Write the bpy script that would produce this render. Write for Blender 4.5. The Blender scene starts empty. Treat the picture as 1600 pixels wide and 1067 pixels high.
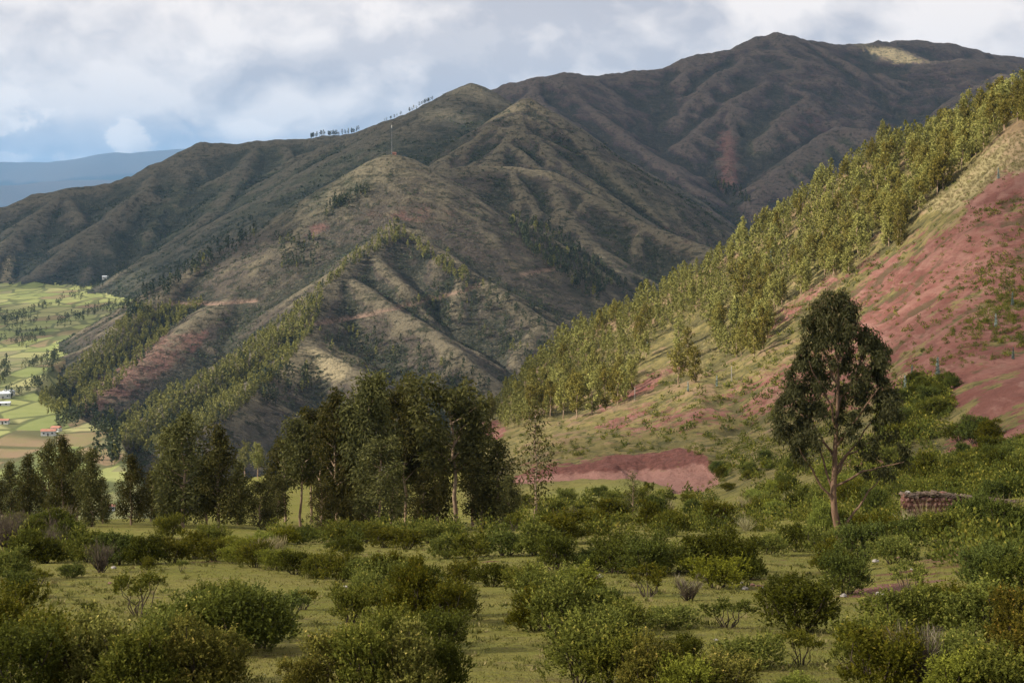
import bpy, math, random
import numpy as np
from mathutils import Vector

# ------------------------------------------------------------------ camera, sky, sun, exposure
SC = bpy.context.scene
COL = SC.collection
F, CX, CY = 2222.2, 800.0, 380.0          # focal length in photo pixels, principal column, eye-level row
cam_d = bpy.data.cameras.new('camera')
cam_d.lens, cam_d.sensor_width = 50.0, 36.0
cam_d.shift_y = -(533.5 - CY) / 1600.0
cam_d.clip_start, cam_d.clip_end = 0.1, 80000.0
cam = bpy.data.objects.new('camera', cam_d)
cam.location = (0, 0, 0)
cam.rotation_euler = (math.pi / 2, 0, 0)
COL.objects.link(cam)
SC.camera = cam

SUN_DIR = np.array([-0.87, -0.20, 0.47])
SUN_DIR = SUN_DIR / np.linalg.norm(SUN_DIR)
SUN_EL = math.asin(SUN_DIR[2])
SUN_ROT = math.atan2(SUN_DIR[0], SUN_DIR[1])
sun_d = bpy.data.lights.new('sun', 'SUN')
sun_d.energy, sun_d.angle, sun_d.color = 5.0, math.radians(0.6), (1.0, 0.90, 0.73)
sun = bpy.data.objects.new('sun', sun_d)
sun.rotation_euler = Vector(-SUN_DIR).to_track_quat('-Z', 'Y').to_euler()
COL.objects.link(sun)

SC.view_settings.view_transform = 'Standard'
SC.view_settings.look = 'None'
SC.view_settings.exposure = 1.2
SC.view_settings.gamma = 1.0
SC.view_settings.use_curve_mapping = False
SC.render.engine = 'CYCLES'
cy = SC.cycles
cy.max_bounces, cy.diffuse_bounces, cy.glossy_bounces = 4, 3, 1
cy.transmission_bounces, cy.volume_bounces, cy.transparent_max_bounces = 3, 0, 8
cy.use_denoising = True
cy.caustics_reflective = cy.caustics_refractive = False


class NT:
    """small helper to write shader node trees"""
    def __init__(s, tree):
        s.t = tree
        s.n, s.l = tree.nodes, tree.links

    def node(s, typ, ins=None, **props):
        nd = s.n.new(typ)
        for k, v in props.items():
            setattr(nd, k, v)
        for k, v in (ins or {}).items():
            s.put(nd.inputs[k], v)
        return nd

    def put(s, sock, v):
        if isinstance(v, bpy.types.NodeSocket):
            s.l.new(v, sock)
        elif isinstance(v, (tuple, list)) and sock.type == 'RGBA' and len(v) == 3:
            sock.default_value = (*v, 1.0)
        else:
            sock.default_value = v

    def m(s, op, a, b=0.0, c=0.0, clamp=False):
        nd = s.node('ShaderNodeMath', operation=op, use_clamp=clamp)
        s.put(nd.inputs[0], a); s.put(nd.inputs[1], b)
        if op in ('MULTIPLY_ADD', 'SMOOTH_MAX', 'COMPARE'):
            s.put(nd.inputs[2], c)
        return nd.outputs[0]

    def ramp(s, v, a, b, lo=0.0, hi=1.0, smooth=True):
        nd = s.node('ShaderNodeMapRange', {'Value': v, 'From Min': a, 'From Max': b, 'To Min': lo, 'To Max': hi},
                    interpolation_type='SMOOTHSTEP' if smooth else 'LINEAR')
        return nd.outputs[0]

    def mix(s, f, a, b, mode='MIX'):
        nd = s.node('ShaderNodeMix', data_type='RGBA', blend_type=mode)
        s.put(nd.inputs['Factor'], f)
        s.put(nd.inputs[6], a); s.put(nd.inputs[7], b)
        return nd.outputs[2]

    def noise(s, vec, scale, detail=4.0, rough=0.5, dist=0.0, col=False):
        nd = s.node('ShaderNodeTexNoise', {'Vector': vec, 'Scale': scale, 'Detail': detail, 'Roughness': rough, 'Distortion': dist})
        return nd.outputs['Color' if col else 'Fac']

    def vscale(s, v, xyz):
        nd = s.node('ShaderNodeVectorMath', operation='MULTIPLY')
        s.put(nd.inputs[0], v); nd.inputs[1].default_value = xyz
        return nd.outputs[0]

    def vadd(s, v, w):
        nd = s.node('ShaderNodeVectorMath', operation='ADD')
        s.put(nd.inputs[0], v); s.put(nd.inputs[1], w)
        return nd.outputs[0]


# --- world: Nishita sky behind broken stratocumulus
world = bpy.data.worlds.new('World')
SC.world = world
world.use_nodes = True
W = NT(world.node_tree)
W.n.clear()
SKY = 0.1
sky = W.node('ShaderNodeTexSky', sky_type='NISHITA', sun_disc=False)
sky.sun_elevation, sky.sun_rotation = SUN_EL, SUN_ROT
sky.altitude, sky.air_density, sky.dust_density, sky.ozone_density = 3300.0, 1.0, 0.6, 1.5
dirv = W.node('ShaderNodeTexCoord').outputs['Generated']
sep = W.node('ShaderNodeSeparateXYZ', {0: dirv})
dx, dy, dz = sep.outputs
p1 = W.vscale(dirv, (1.0, 1.0, 1.45))
warp = W.node('ShaderNodeVectorMath', {0: W.noise(p1, 10.0, 3, 0.5, col=True)}, operation='SCALE')
warp.inputs['Scale'].default_value = 0.055
p2 = W.vadd(p1, warp.outputs[0])


def billow(p):
    """cauliflower heads: rounded lumps with creases between them"""
    a = W.m('ABSOLUTE', W.m('SUBTRACT', W.noise(p, 9.0, 1, 0.4), 0.5))
    b = W.m('ABSOLUTE', W.m('SUBTRACT', W.noise(p, 26.0, 5, 0.55), 0.5))
    return W.m('ADD', W.m('MULTIPLY', a, 1.5), W.m('MULTIPLY', b, 0.7))


UP = (0.012, 0.0, -0.028)
big = W.noise(p2, 4.6, 7, 0.47)
big_up = W.noise(W.vadd(p2, UP), 4.6, 4, 0.45)
bil = billow(p2)
bil_up = billow(W.vadd(p2, UP))
# relief: tops of the billows catch the light, undersides stay grey
relief = W.m('ADD', W.m('MULTIPLY', W.m('SUBTRACT', big, big_up), 1.7), W.m('MULTIPLY', W.m('SUBTRACT', bil, bil_up), 0.42))
cover = W.m('ADD', W.m('MULTIPLY', big, 0.9), W.m('MULTIPLY', bil, 0.35))
lift = W.ramp(dz, 0.055, 0.12, 0.0, 0.30)
side = W.ramp(dx, -0.30, 0.05, 0.03, 0.14)
cover = W.m('ADD', W.m('ADD', cover, lift), side)
mask = W.ramp(cover, 0.46, 0.66, 0.50, 1.0)


def puff(px, py, sx, sy):
    a = W.m('DIVIDE', W.m('SUBTRACT', W.m('DIVIDE', dx, dy), (px - CX) / F), sx / F)
    b = W.m('DIVIDE', W.m('SUBTRACT', W.m('DIVIDE', dz, dy), (CY - py) / F), sy / F)
    d = W.m('SQRT', W.m('ADD', W.m('MULTIPLY', a, a), W.m('MULTIPLY', b, b)))
    d = W.m('ADD', d, W.m('MULTIPLY', W.m('SUBTRACT', W.noise(p1, 26.0, 8, 0.65), 0.5), 4.2))
    return W.m('MULTIPLY', W.ramp(d, 1.25, 0.5), W.ramp(dy, 0.3, 0.6))


pf = W.m('MAXIMUM', W.m('MAXIMUM', puff(30, 182, 80, 34), puff(196, 216, 48, 30)), W.m('MULTIPLY', puff(20, 246, 130, 12), 0.8))
pf = W.m('MAXIMUM', pf, W.m('MULTIPLY', puff(410, 208, 150, 14), 0.7))
pf = W.m('MAXIMUM', pf, W.m('MULTIPLY', puff(560, 70, 190, 60), 0.55))
mask = W.m('MAXIMUM', mask, pf)
bright = W.m('ADD', W.ramp(relief, -0.10, 0.11, 0.06, 0.94, smooth=False), W.ramp(dz, 0.05, 0.15, -0.20, 0.06))
bright = W.m('ADD', bright, W.m('MULTIPLY', W.m('SUBTRACT', big, 0.5), 0.5))
bright = W.m('ADD', bright, W.m('MULTIPLY', pf, 0.34), clamp=True)
ccol = W.mix(bright, (0.285 / SKY, 0.278 / SKY, 0.300 / SKY), (0.560 / SKY, 0.515 / SKY, 0.485 / SKY))
skyc = W.mix(0.85, sky.outputs[0], (0.155 / SKY, 0.18 / SKY, 0.255 / SKY))
final = W.mix(mask, skyc, ccol)
bg = W.node('ShaderNodeBackground', {'Color': final, 'Strength': SKY})
out = W.node('ShaderNodeOutputWorld', {'Surface': bg.outputs[0]})

# ------------------------------------------------------------------ numeric helpers
RNG = np.random.default_rng(11)
random.seed(5)
_perm = RNG.permutation(512)
_perm = np.concatenate([_perm, _perm, _perm])
_ang = RNG.random(512) * 2 * np.pi
_gx, _gy = np.cos(_ang), np.sin(_ang)


def perlin(x, y):
    xi, yi = np.floor(x).astype(np.int64), np.floor(y).astype(np.int64)
    xf, yf = x - xi, y - yi
    xi &= 511; yi &= 511
    u = xf * xf * xf * (xf * (xf * 6 - 15) + 10)
    v = yf * yf * yf * (yf * (yf * 6 - 15) + 10)
    def g(ix, iy, ax, ay):
        h = _perm[_perm[ix & 511] + (iy & 511)] & 511
        return _gx[h] * ax + _gy[h] * ay
    n00, n10 = g(xi, yi, xf, yf), g(xi + 1, yi, xf - 1, yf)
    n01, n11 = g(xi, yi + 1, xf, yf - 1), g(xi + 1, yi + 1, xf - 1, yf - 1)
    a = n00 + u * (n10 - n00)
    b = n01 + u * (n11 - n01)
    return (a + v * (b - a)) * 1.4


def fbm(x, y, wave, octaves=4, gain=0.5):
    s, amp, k = 0.0, 1.0, 1.0 / wave
    for o in range(octaves):
        s = s + amp * perlin(x * k + 17.3 * o, y * k - 9.1 * o)
        amp *= gain; k *= 2.03
    return s


def ridged(x, y, wave, octaves=3):
    s, amp, k = 0.0, 1.0, 1.0 / wave
    for o in range(octaves):
        s = s + amp * (1 - 2 * np.abs(perlin(x * k + 31.7 * o, y * k + 5.3 * o)))
        amp *= 0.5; k *= 2.1
    return s


def smax(a, b, k):
    h = np.maximum(k - np.abs(a - b), 0.0) / k
    return np.maximum(a, b) + h * h * k * 0.25


def in_poly(px, py, poly):
    inside = np.zeros(px.shape, bool)
    n = len(poly)
    for i in range(n):
        x1, y1 = poly[i]; x2, y2 = poly[(i + 1) % n]
        if y1 == y2:
            continue
        c = (y1 > py) != (y2 > py)
        inside ^= c & (px < (x2 - x1) * (py - y1) / (y2 - y1) + x1)
    return inside


def poly_soft(px, py, poly, w):
    """1 inside, falling to 0 over w pixels outside"""
    d = np.full(px.shape, 1e9)
    n = len(poly)
    for i in range(n):
        d = np.minimum(d, seg_dist(px, py, *poly[i], *poly[(i + 1) % n]))
    s = np.where(in_poly(px, py, poly), d, -d)
    return np.clip(0.5 + 0.5 * s / w, 0, 1)


def seg_dist(px, py, x1, y1, x2, y2):
    ex, ey = x2 - x1, y2 - y1
    t = np.clip(((px - x1) * ex + (py - y1) * ey) / (ex * ex + ey * ey + 1e-9), 0, 1)
    return np.hypot(px - x1 - t * ex, py - y1 - t * ey)


def line_dist(px, py, pts):
    d = np.full(px.shape, 1e9)
    for a, b in zip(pts, pts[1:]):
        d = np.minimum(d, seg_dist(px, py, *a, *b))
    return d


def P3(px, py, Y):
    return np.array([(px - CX) / F * Y, Y, (CY - py) / F * Y])


# ------------------------------------------------------------------ terrain: polar height grid round the viewpoint
def steps(a, b, n, geo=False):
    return (np.geomspace if geo else np.linspace)(a, b, n, endpoint=False)
R = np.concatenate([steps(2.0, 14, 26, True), steps(14, 60, 105, True), steps(60, 700, 275, True), steps(700, 2600, 410), steps(2600, 5600, 220),
                    steps(5600, 30000, 90, True), [30000.0]])
TH_D = math.radians(22.5)
side_a = TH_D + np.cumsum(np.geomspace(0.0013, 0.09, 46))
side_a = side_a[side_a < math.pi - 0.06]
TH = np.concatenate([-side_a[::-1], np.linspace(-TH_D, TH_D, 560), side_a])
NR, NC = len(R), len(TH)
RR, TT = np.meshgrid(R, TH, indexing='ij')
GX, GY = RR * np.sin(TT), RR * np.cos(TT)

# --- near ground: thin-plate spline through surveyed points (column, row, distance)
near_pts = [
    # meadow
    (0, 1067, 20), (400, 1067, 20), (800, 1067, 20), (1200, 1067, 19.5), (1600, 1067, 18),
    (0, 966, 33), (400, 966, 33), (800, 966, 33), (1150, 962, 33), (1500, 945, 33),
    (0, 913, 45), (400, 915, 45), (800, 913, 45), (1150, 908, 45), (1450, 890, 46),
    (0, 872, 60), (400, 872, 60), (800, 870, 60), (1150, 868, 60), (1420, 858, 60), (1600, 835, 56),
    (0, 843, 82), (400, 845, 82), (800, 844, 82), (1150, 846, 82), (1310, 848, 84), (1600, 806, 80),
    (0, 818, 112), (400, 820, 112), (800, 818, 115), (1000, 815, 110), (1300, 812, 108), (1450, 790, 100),
    (-400, 900, 45), (-400, 830, 110), (2000, 850, 40), (2000, 720, 110),
    (0, 808, 145), (200, 812, 145), (400, 812, 145), (600, 812, 145), (720, 810, 150), (850, 795, 150), (1000, 790, 145), (1250, 768, 150),
    (0, 830, 210), (200, 835, 210), (400, 775, 230), (600, 790, 230), (400, 748, 305), (600, 760, 300), (700, 752, 300),
    (870, 770, 200), (1000, 765, 190), (1100, 752, 212), (900, 746, 228), (1000, 742, 226), (1100, 722, 226), (960, 712, 252), (1070, 700, 245),
    (840, 700, 300), (770, 676, 400), (900, 668, 330), (1000, 646, 330), (1150, 655, 280),
    (1600, 742, 112), (1480, 745, 128), (1400, 738, 140), (1600, 690, 138), (1540, 690, 152), (1470, 690, 168), (1600, 605, 178), (1520, 620, 186), (1450, 655, 186),
    (1600, 545, 218), (1500, 552, 225), (1400, 590, 235), (1300, 640, 240), (1200, 690, 228),
    (1600, 470, 255), (1600, 400, 290), (1600, 300, 335), (1600, 212, 375), (1500, 470, 275), (1500, 390, 315), (1500, 296, 378),
    (1400, 500, 300), (1400, 440, 335), (1400, 372, 385), (1300, 560, 300), (1300, 490, 350), (1300, 432, 400),
    (1200, 600, 300), (1200, 540, 360), (1200, 495, 405), (1100, 620, 310), (1100, 575, 385), (1000, 590, 405), (900, 640, 400),
    (1600, 186, 462), (1500, 214, 472), (1400, 250, 482), (1300, 306, 492), (1200, 376, 500), (1100, 440, 508), (1000, 496, 515), (900, 542, 522), (820, 602, 530), (760, 652, 535),
    (2000, 60, 420), (2000, 300, 300), (2000, 500, 200),
    (700, 700, 430), (640, 730, 430),
]
cp_th, cp_lr, cp_s = [], [], []
for px, py, Y in near_pts:
    th = math.atan((px - CX) / F)
    r = Y / math.cos(th)
    cp_th.append(th); cp_lr.append(math.log(r)); cp_s.append((CY - py) / F * Y / r)
for th in (-0.6, -0.2, 0.0, 0.2, 0.6):
    for r, z in ((2.0, -1.75), (5.0, -2.55), (10.0, -3.9)):
        cp_th.append(th); cp_lr.append(math.log(r)); cp_s.append(z / r)
TS = 3.2
cpx, cpy, cps = np.array(cp_th) * TS * 2.2, np.array(cp_lr), np.array(cp_s)


def tps_fit(x, y, v, lam):
    n = len(x)
    r2 = (x[:, None] - x) ** 2 + (y[:, None] - y) ** 2
    K = 0.5 * r2 * np.log(r2 + 1e-12) + lam * np.eye(n)
    P = np.stack([np.ones(n), x, y], 1)
    A = np.block([[K, P], [P.T, np.zeros((3, 3))]])
    return np.linalg.solve(A, np.concatenate([v, np.zeros(3)]))


wts = tps_fit(cpx, cpy, cps, 2e-4)


def tps_eval(th, lr):
    x, y = np.clip(th, -0.62, 0.62) * TS * 2.2, lr
    s = wts[-3] + wts[-2] * x + wts[-1] * y
    for i in range(len(cpx)):
        r2 = (x - cpx[i]) ** 2 + (y - cpy[i]) ** 2
        s = s + wts[i] * 0.5 * r2 * np.log(r2 + 1e-12)
    return s


crest_px = [-900, 0, 300, 370, 420, 500, 600, 680, 745, 800, 900, 1000, 1100, 1200, 1300, 1400, 1500, 1600, 2400]
crest_Y = [168, 165, 190, 300, 318, 318, 330, 420, 545, 545, 540, 530, 522, 515, 506, 496, 486, 474, 440]
PXG = CX + F * np.tan(np.clip(TT, -0.62, 0.62))
rc = np.interp(PXG, crest_px, crest_Y) / np.cos(np.clip(TT, -0.62, 0.62))
n_near = int(np.searchsorted(R, 1500))
ZN = np.full(RR.shape, -9999.0)
rr, tt, rcn = RR[:n_near], TT[:n_near], rc[:n_near]
re = np.minimum(rr, rcn)
ZN[:n_near] = tps_eval(tt, np.log(re)) * re
over = np.maximum(rr - rcn, 0)
ZN[:n_near] -= np.where(over > 0, 0.62 * (np.sqrt(over ** 2 + 18 ** 2) - 18), 0)
gx, gy = GX[:n_near], GY[:n_near]
far_w = np.clip((rr - 160) / 140, 0, 1) * np.clip((PXG[:n_near] - 740) / 120, 0, 1)
ZN[:n_near] += fbm(gx, gy, 9.0, 4) * (0.10 + 0.45 * far_w) + fbm(gx + 91, gy, 55, 3) * (0.1 + 1.6 * far_w)
# little erosion rills on the bare red slope
ac_, al_ = -0.5 * gx + 0.86 * gy + 9 * fbm(gx, gy, 45, 3), 0.86 * gx + 0.5 * gy
ZN[:n_near] += far_w * (0.7 * ridged(ac_, al_ * 0.35, 24.0, 3) + 0.35 * ridged(ac_, al_ * 0.35 + 40, 7.0, 3) + 0.5 * fbm(gx, gy, 4.0, 4))

# --- mountains: a network of ridge lines, each falling away on both flanks
RIDGES = []   # (group, [(x,y,z)...], flank slope, crest rounding)


def ridge(group, pts, slope=0.6, rnd=10.0, spurs=None, seed=0):
    P = np.array([P3(*p) for p in pts])
    RIDGES.append((group, P, slope, rnd))
    if not spurs:
        return
    gap, length, fall, lat = spurs
    g = np.random.default_rng(seed + 100 * len(pts) + int(pts[0][0]))
    seg = np.linalg.norm(np.diff(P[:, :2], axis=0), axis=1)
    cum = np.concatenate([[0], np.cumsum(seg)])
    s, sd = gap * 0.4, 1
    while s < cum[-1]:
        q = np.array([np.interp(s, cum, P[:, k]) for k in range(3)])
        k = min(np.searchsorted(cum, s, side='right') - 1, len(seg) - 1)
        t = (P[k + 1] - P[k])
        grad = t[2] / (np.linalg.norm(t[:2]) + 1e-6)
        t = t[:2] / (np.linalg.norm(t[:2]) + 1e-6)
        nrm = np.array([-t[1], t[0]]) * sd
        # spurs lean the way the ridge falls
        dvec = nrm + t * (-grad * 1.6 + g.normal(0, 0.22))
        dvec /= np.linalg.norm(dvec)
        L = length * g.uniform(0.55, 1.25)
        pts3 = [q - [0, 0, 1.5]]
        fl = fall * g.uniform(0.85, 1.15)
        for j in range(3):
            dvec = dvec + g.normal(0, 0.16, 2); dvec /= np.linalg.norm(dvec)
            step = L / 3
            last = pts3[-1]
            pts3.append(np.array([last[0] + dvec[0] * step, last[1] + dvec[1] * step, last[2] - fl * step * (0.75, 1.0, 1.2)[j]]))
        RIDGES.append((group, np.array(pts3), lat, rnd * 0.6))
        sd = -sd
        s += gap * g.uniform(0.35, 0.75)


# antenna hill with its wooded spurs
ridge('A', [(600, 260, 1890), (615, 244, 1880), (632, 252, 1872)], 0.62, 24)
ridge('A', [(615, 244, 1880), (596, 285, 1815), (600, 320, 1760), (622, 352, 1705), (575, 385, 1640), (530, 425, 1570), (480, 490, 1450), (400, 556, 1340), (300, 612, 1245), (190, 690, 1130)], 0.66, 9, (150, 150, 0.55, 0.8), 3)
ridge('A', [(622, 352, 1705), (690, 392, 1660), (760, 440, 1600), (850, 500, 1520), (900, 560, 1450)], 0.62, 8, (110, 120, 0.5, 0.8), 4)
ridge('A', [(530, 425, 1570), (600, 470, 1500), (680, 520, 1430), (760, 590, 1330)], 0.62, 6, (110, 90, 0.5, 0.8), 5)
ridge('A', [(615, 244, 1880), (680, 292, 1850), (745, 345, 1810), (800, 378, 1780), (850, 402, 1750), (880, 432, 1720), (950, 486, 1650)], 0.6, 8, (130, 170, 0.5, 0.78), 6)
ridge('A', [(615, 244, 1880), (545, 288, 1870), (470, 330, 1850), (390, 372, 1820), (318, 415, 1740), (240, 470, 1640), (160, 545, 1490), (60, 640, 1330)], 0.6, 10, (140, 150, 0.5, 0.78), 7)
ridge('A', [(470, 330, 1850), (440, 400, 1720), (350, 470, 1600), (250, 545, 1450), (110, 655, 1260)], 0.6, 10, (130, 110, 0.5, 0.78), 8)
ridge('A', [(480, 500, 1440), (478, 538, 1360), (420, 588, 1250), (330, 655, 1110), (240, 740, 960)], 0.6, 10, (100, 100, 0.5, 0.75), 9)
ridge('A', [(478, 538, 1360), (560, 580, 1280), (640, 660, 1150), (700, 720, 1040)], 0.6, 8, (100, 80, 0.5, 0.75), 10)
# plateau ridge behind it
ridge('C', [(690, 268, 2150), (740, 262, 2180), (800, 262, 2200), (860, 272, 2180), (920, 305, 2120), (1000, 348, 2050), (1095, 384, 1960), (1140, 420, 1880)], 0.62, 8, (130, 220, 0.5, 0.75), 12)
ridge('C', [(860, 272, 2180), (880, 330, 2050), (930, 390, 1930), (985, 450, 1820)], 0.55, 12, (120, 130, 0.5, 0.75), 13)
# twin peaks
ridge('B', [(735, 131, 2900), (700, 160, 2860), (660, 205, 2780), (625, 252, 2680), (590, 300, 2560), (560, 340, 2450)], 0.64, 10, (170, 220, 0.5, 0.8), 14)
ridge('B', [(735, 131, 2900), (775, 160, 2920), (800, 185, 2930)], 0.66, 10)
ridge('B', [(825, 155, 2650), (780, 190, 2610), (730, 226, 2560), (690, 262, 2500), (650, 300, 2400)], 0.66, 10, (170, 140, 0.5, 0.82), 15)
ridge('B', [(825, 155, 2650), (868, 190, 2640), (905, 232, 2610), (960, 282, 2560), (1020, 326, 2500), (1100, 372, 2420), (1170, 420, 2300)], 0.66, 9, (150, 220, 0.52, 0.82), 16)
ridge('B', [(825, 155, 2650), (812, 190, 2570), (790, 222, 2500), (770, 250, 2420)], 0.7, 7, (110, 100, 0.5, 0.82), 17)
ridge('B', [(812, 190, 2570), (850, 225, 2500), (880, 258, 2440), (960, 310, 2350)], 0.7, 7, (110, 110, 0.5, 0.82), 18)
ridge('B', [(735, 131, 2900), (760, 185, 2800), (740, 215, 2740)], 0.7, 7)
# long rounded ridge on the left
ridge('D', [(-300, 400, 3100), (-100, 350, 3150), (0, 326, 3200), (60, 306, 3230), (100, 298, 3240), (170, 288, 3280), (235, 270, 3330), (280, 243, 3380), (312, 226, 3400), (350, 226, 3420), (405, 223, 3440), (480, 218, 3450), (560, 207, 3420), (615, 191, 3350), (665, 180, 3250), (700, 158, 3050), (735, 131, 2900)], 0.57, 16, (240, 480, 0.44, 0.66), 20)
ridge('D', [(312, 226, 3400), (290, 275, 3240), (240, 340, 3050), (225, 400, 2860)], 0.6, 11, (180, 140, 0.52, 0.76), 21)
ridge('D', [(405, 223, 3440), (380, 262, 3240), (350, 325, 2980), (270, 382, 2760), (200, 425, 2600), (120, 475, 2450)], 0.6, 10, (180, 150, 0.52, 0.76), 22)
ridge('D', [(560, 207, 3420), (500, 250, 3200), (475, 300, 3000), (420, 350, 2800), (400, 400, 2600)], 0.6, 11, (180, 150, 0.52, 0.76), 23)
ridge('D', [(100, 298, 3240), (125, 345, 3060), (150, 400, 2880), (130, 450, 2700)], 0.58, 12, (180, 150, 0.52, 0.76), 24)
ridge('D', [(0, 326, 3200), (20, 380, 3000), (0, 440, 2800)], 0.58, 12, (180, 140, 0.52, 0.76), 25)
# big far mountain
ES = (330, 400, 0.52, 0.80)
ridge('E', [(700, 170, 4000), (780, 140, 4000), (830, 125, 4000), (880, 115, 4020), (905, 118, 4050), (928, 122, 4100), (960, 117, 4150), (1040, 109, 4250), (1082, 88, 4300), (1150, 78, 4350), (1180, 61, 4380), (1210, 54, 4400), (1260, 64, 4450), (1292, 70, 4480), (1350, 68, 4550), (1400, 66, 4620), (1440, 66, 4650), (1490, 71, 4680), (1530, 82, 4700), (1600, 94, 4700), (1800, 140, 4700)], 0.58, 20, ES, 30)
ridge('E', [(1200, 56, 4390), (1172, 90, 4250), (1125, 115, 4120), (1095, 140, 4000), (1060, 180, 3850)], 0.64, 10, (224, 216, 0.53, 0.84), 31)
ridge('E', [(1220, 62, 4380), (1240, 92, 4250), (1226, 117, 4130), (1178, 141, 4000), (1142, 158, 3900), (1105, 191, 3780), (1072, 220, 3650)], 0.66, 9, (208, 189, 0.53, 0.84), 32)
ridge('E', [(1142, 158, 3900), (1141, 205, 3720), (1136, 245, 3560), (1146, 296, 3380)], 0.66, 10, (192, 126, 0.53, 0.84), 33)
ridge('E', [(1240, 92, 4250), (1256, 128, 4080), (1259, 156, 3930), (1222, 184, 3800), (1192, 210, 3680)], 0.66, 9, (208, 153, 0.53, 0.84), 34)
ridge('E', [(1259, 156, 3930), (1300, 190, 3830), (1345, 225, 3740)], 0.66, 9, (192, 108, 0.53, 0.84), 35)
ridge('E', [(1240, 92, 4250), (1290, 130, 4150), (1340, 175, 4050), (1370, 220, 3900)], 0.66, 9, (208, 135, 0.53, 0.84), 36)
ridge('E', [(1231, 70, 4390), (1297, 96, 4330), (1340, 119, 4250), (1375, 116, 4180), (1412, 142, 4080), (1477, 172, 3960), (1520, 210, 3850)], 0.64, 10, (224, 207, 0.53, 0.84), 37)
ridge('E', [(1375, 116, 4180), (1330, 150, 4020), (1320, 190, 3900)], 0.66, 10)
ridge('E', [(1310, 200, 3600), (1262, 230, 3480), (1210, 272, 3320), (1180, 310, 3200)], 0.64, 10, (192, 126, 0.53, 0.84), 38)
ridge('E', [(1310, 200, 3600), (1350, 205, 3580), (1400, 235, 3500)], 0.64, 12)
ridge('E', [(1350, 68, 4550), (1395, 77, 4450), (1446, 97, 4300), (1500, 92, 4280), (1600, 100, 4250), (1750, 130, 4250)], 0.5, 16, (240, 260, 0.46, 0.72), 39)
ridge('E', [(1620, 132, 3900), (1563, 118, 3800), (1530, 145, 3700), (1500, 180, 3600)], 0.66, 7, (160, 120, 0.5, 0.8), 40)
ridge('E', [(880, 115, 4020), (915, 165, 3800), (975, 210, 3600), (1030, 250, 3420), (1085, 295, 3250)], 0.62, 14, (224, 207, 0.53, 0.84), 41)
ridge('E', [(1040, 109, 4250), (1030, 150, 4050), (1050, 190, 3850)], 0.62, 14, (208, 135, 0.53, 0.84), 42)
ridge('E', [(800, 130, 4000), (850, 165, 3750), (900, 205, 3500), (960, 250, 3250), (1030, 300, 3020), (1110, 345, 2850)], 0.62, 14, (224, 207, 0.53, 0.84), 43)
# blue range on the horizon
ridge('F', [(-600, 250, 24000), (-100, 252, 24000), (0, 254, 24000), (60, 255, 24000), (120, 248, 24000), (180, 239, 24000), (205, 241, 24000), (240, 237, 24000), (290, 234, 24000), (450, 225, 24500), (700, 250, 25000), (1000, 240, 25000), (2400, 240, 25000)], 0.3, 200, (1500, 2600, 0.22, 0.35), 50)
ridge('F', [(-300, 290, 19000), (0, 292, 19000), (120, 285, 19500), (260, 276, 20000), (500, 280, 20000)], 0.22, 150, (1200, 1500, 0.2, 0.3), 51)

groups = ['N', 'V', 'A', 'B', 'C', 'D', 'E', 'F']
ZM = np.full(RR.shape, -400.0)
OWN = np.zeros(RR.shape, np.int8)
for grp, P, slope, rnd in RIDGES:
    gi = groups.index(grp)
    reach = 900.0 if grp != 'F' else 9000.0
    for a, b in zip(P[:-1], P[1:]):
        ra, rb = np.hypot(a[0], a[1]), np.hypot(b[0], b[1])
        r0, r1 = min(ra, rb) - reach, max(ra, rb) + reach
        i0, i1 = np.searchsorted(R, max(r0, 600)), np.searchsorted(R, r1)
        ta, tb = math.atan2(a[0], a[1]), math.atan2(b[0], b[1])
        dt = reach / max(min(ra, rb) - 200, 500)
        j0, j1 = np.searchsorted(TH, min(ta, tb) - dt), np.searchsorted(TH, max(ta, tb) + dt)
        if i1 <= i0 or j1 <= j0:
            continue
        x, y = GX[i0:i1, j0:j1], GY[i0:i1, j0:j1]
        ex, ey = b[0] - a[0], b[1] - a[1]
        t = np.clip(((x - a[0]) * ex + (y - a[1]) * ey) / (ex * ex + ey * ey + 1e-9), 0, 1)
        d2 = (x - a[0] - t * ex) ** 2 + (y - a[1] - t * ey) ** 2
        z = a[2] + t * (b[2] - a[2]) - slope * (np.sqrt(d2 + rnd * rnd) - rnd)
        cur = ZM[i0:i1, j0:j1]
        OWN[i0:i1, j0:j1] = np.where(z > cur, gi, OWN[i0:i1, j0:j1])
        ZM[i0:i1, j0:j1] = smax(cur, z, 2.5 if grp != 'F' else 60.0)
amp = np.clip(RR / 2500, 0.35, 1.6)
rough = np.where(RR > 9000, 0.0, 1.0)
mnt = 1.0 * rough * amp * (4.0 * ridged(GX + 40 * perlin(GX / 150, GY / 150), GY, 140, 3) + 1.2 * fbm(GX, GY, 22, 3) - 2.0)
ZM = ZM + np.where(OWN >= 2, mnt, 0) + np.where(RR > 9000, 40 * fbm(GX, GY, 1800, 4), 0)

# --- valley floor
ZV = np.interp(RR, [0, 800, 1000, 1500, 2100, 2700, 3600, 6000, 12000, 30000], [-150, -139, -136, -128, -112, -88, -70, -60, -20, 60])
ZV = ZV + fbm(GX, GY, 260, 3) * 3 - np.clip((PXG - np.interp(RR, [850, 1000, 1150, 1300, 1500, 1800, 2600], [215, 190, 120, 55, 80, 160, 225])) / 90, 0, 1) * 85 * np.clip((2700 - RR) / 700, 0, 1)
Z = smax(smax(ZN, ZM, 4.0), ZV, 10.0)
NEAR_OWN = (ZN > ZM) & (ZN > ZV)
OWN = np.where(NEAR_OWN, 0, np.where(ZV > ZM, 1, OWN)).astype(np.int8)
PYG = CY - F * Z / np.maximum(GY, 1.0)


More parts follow.
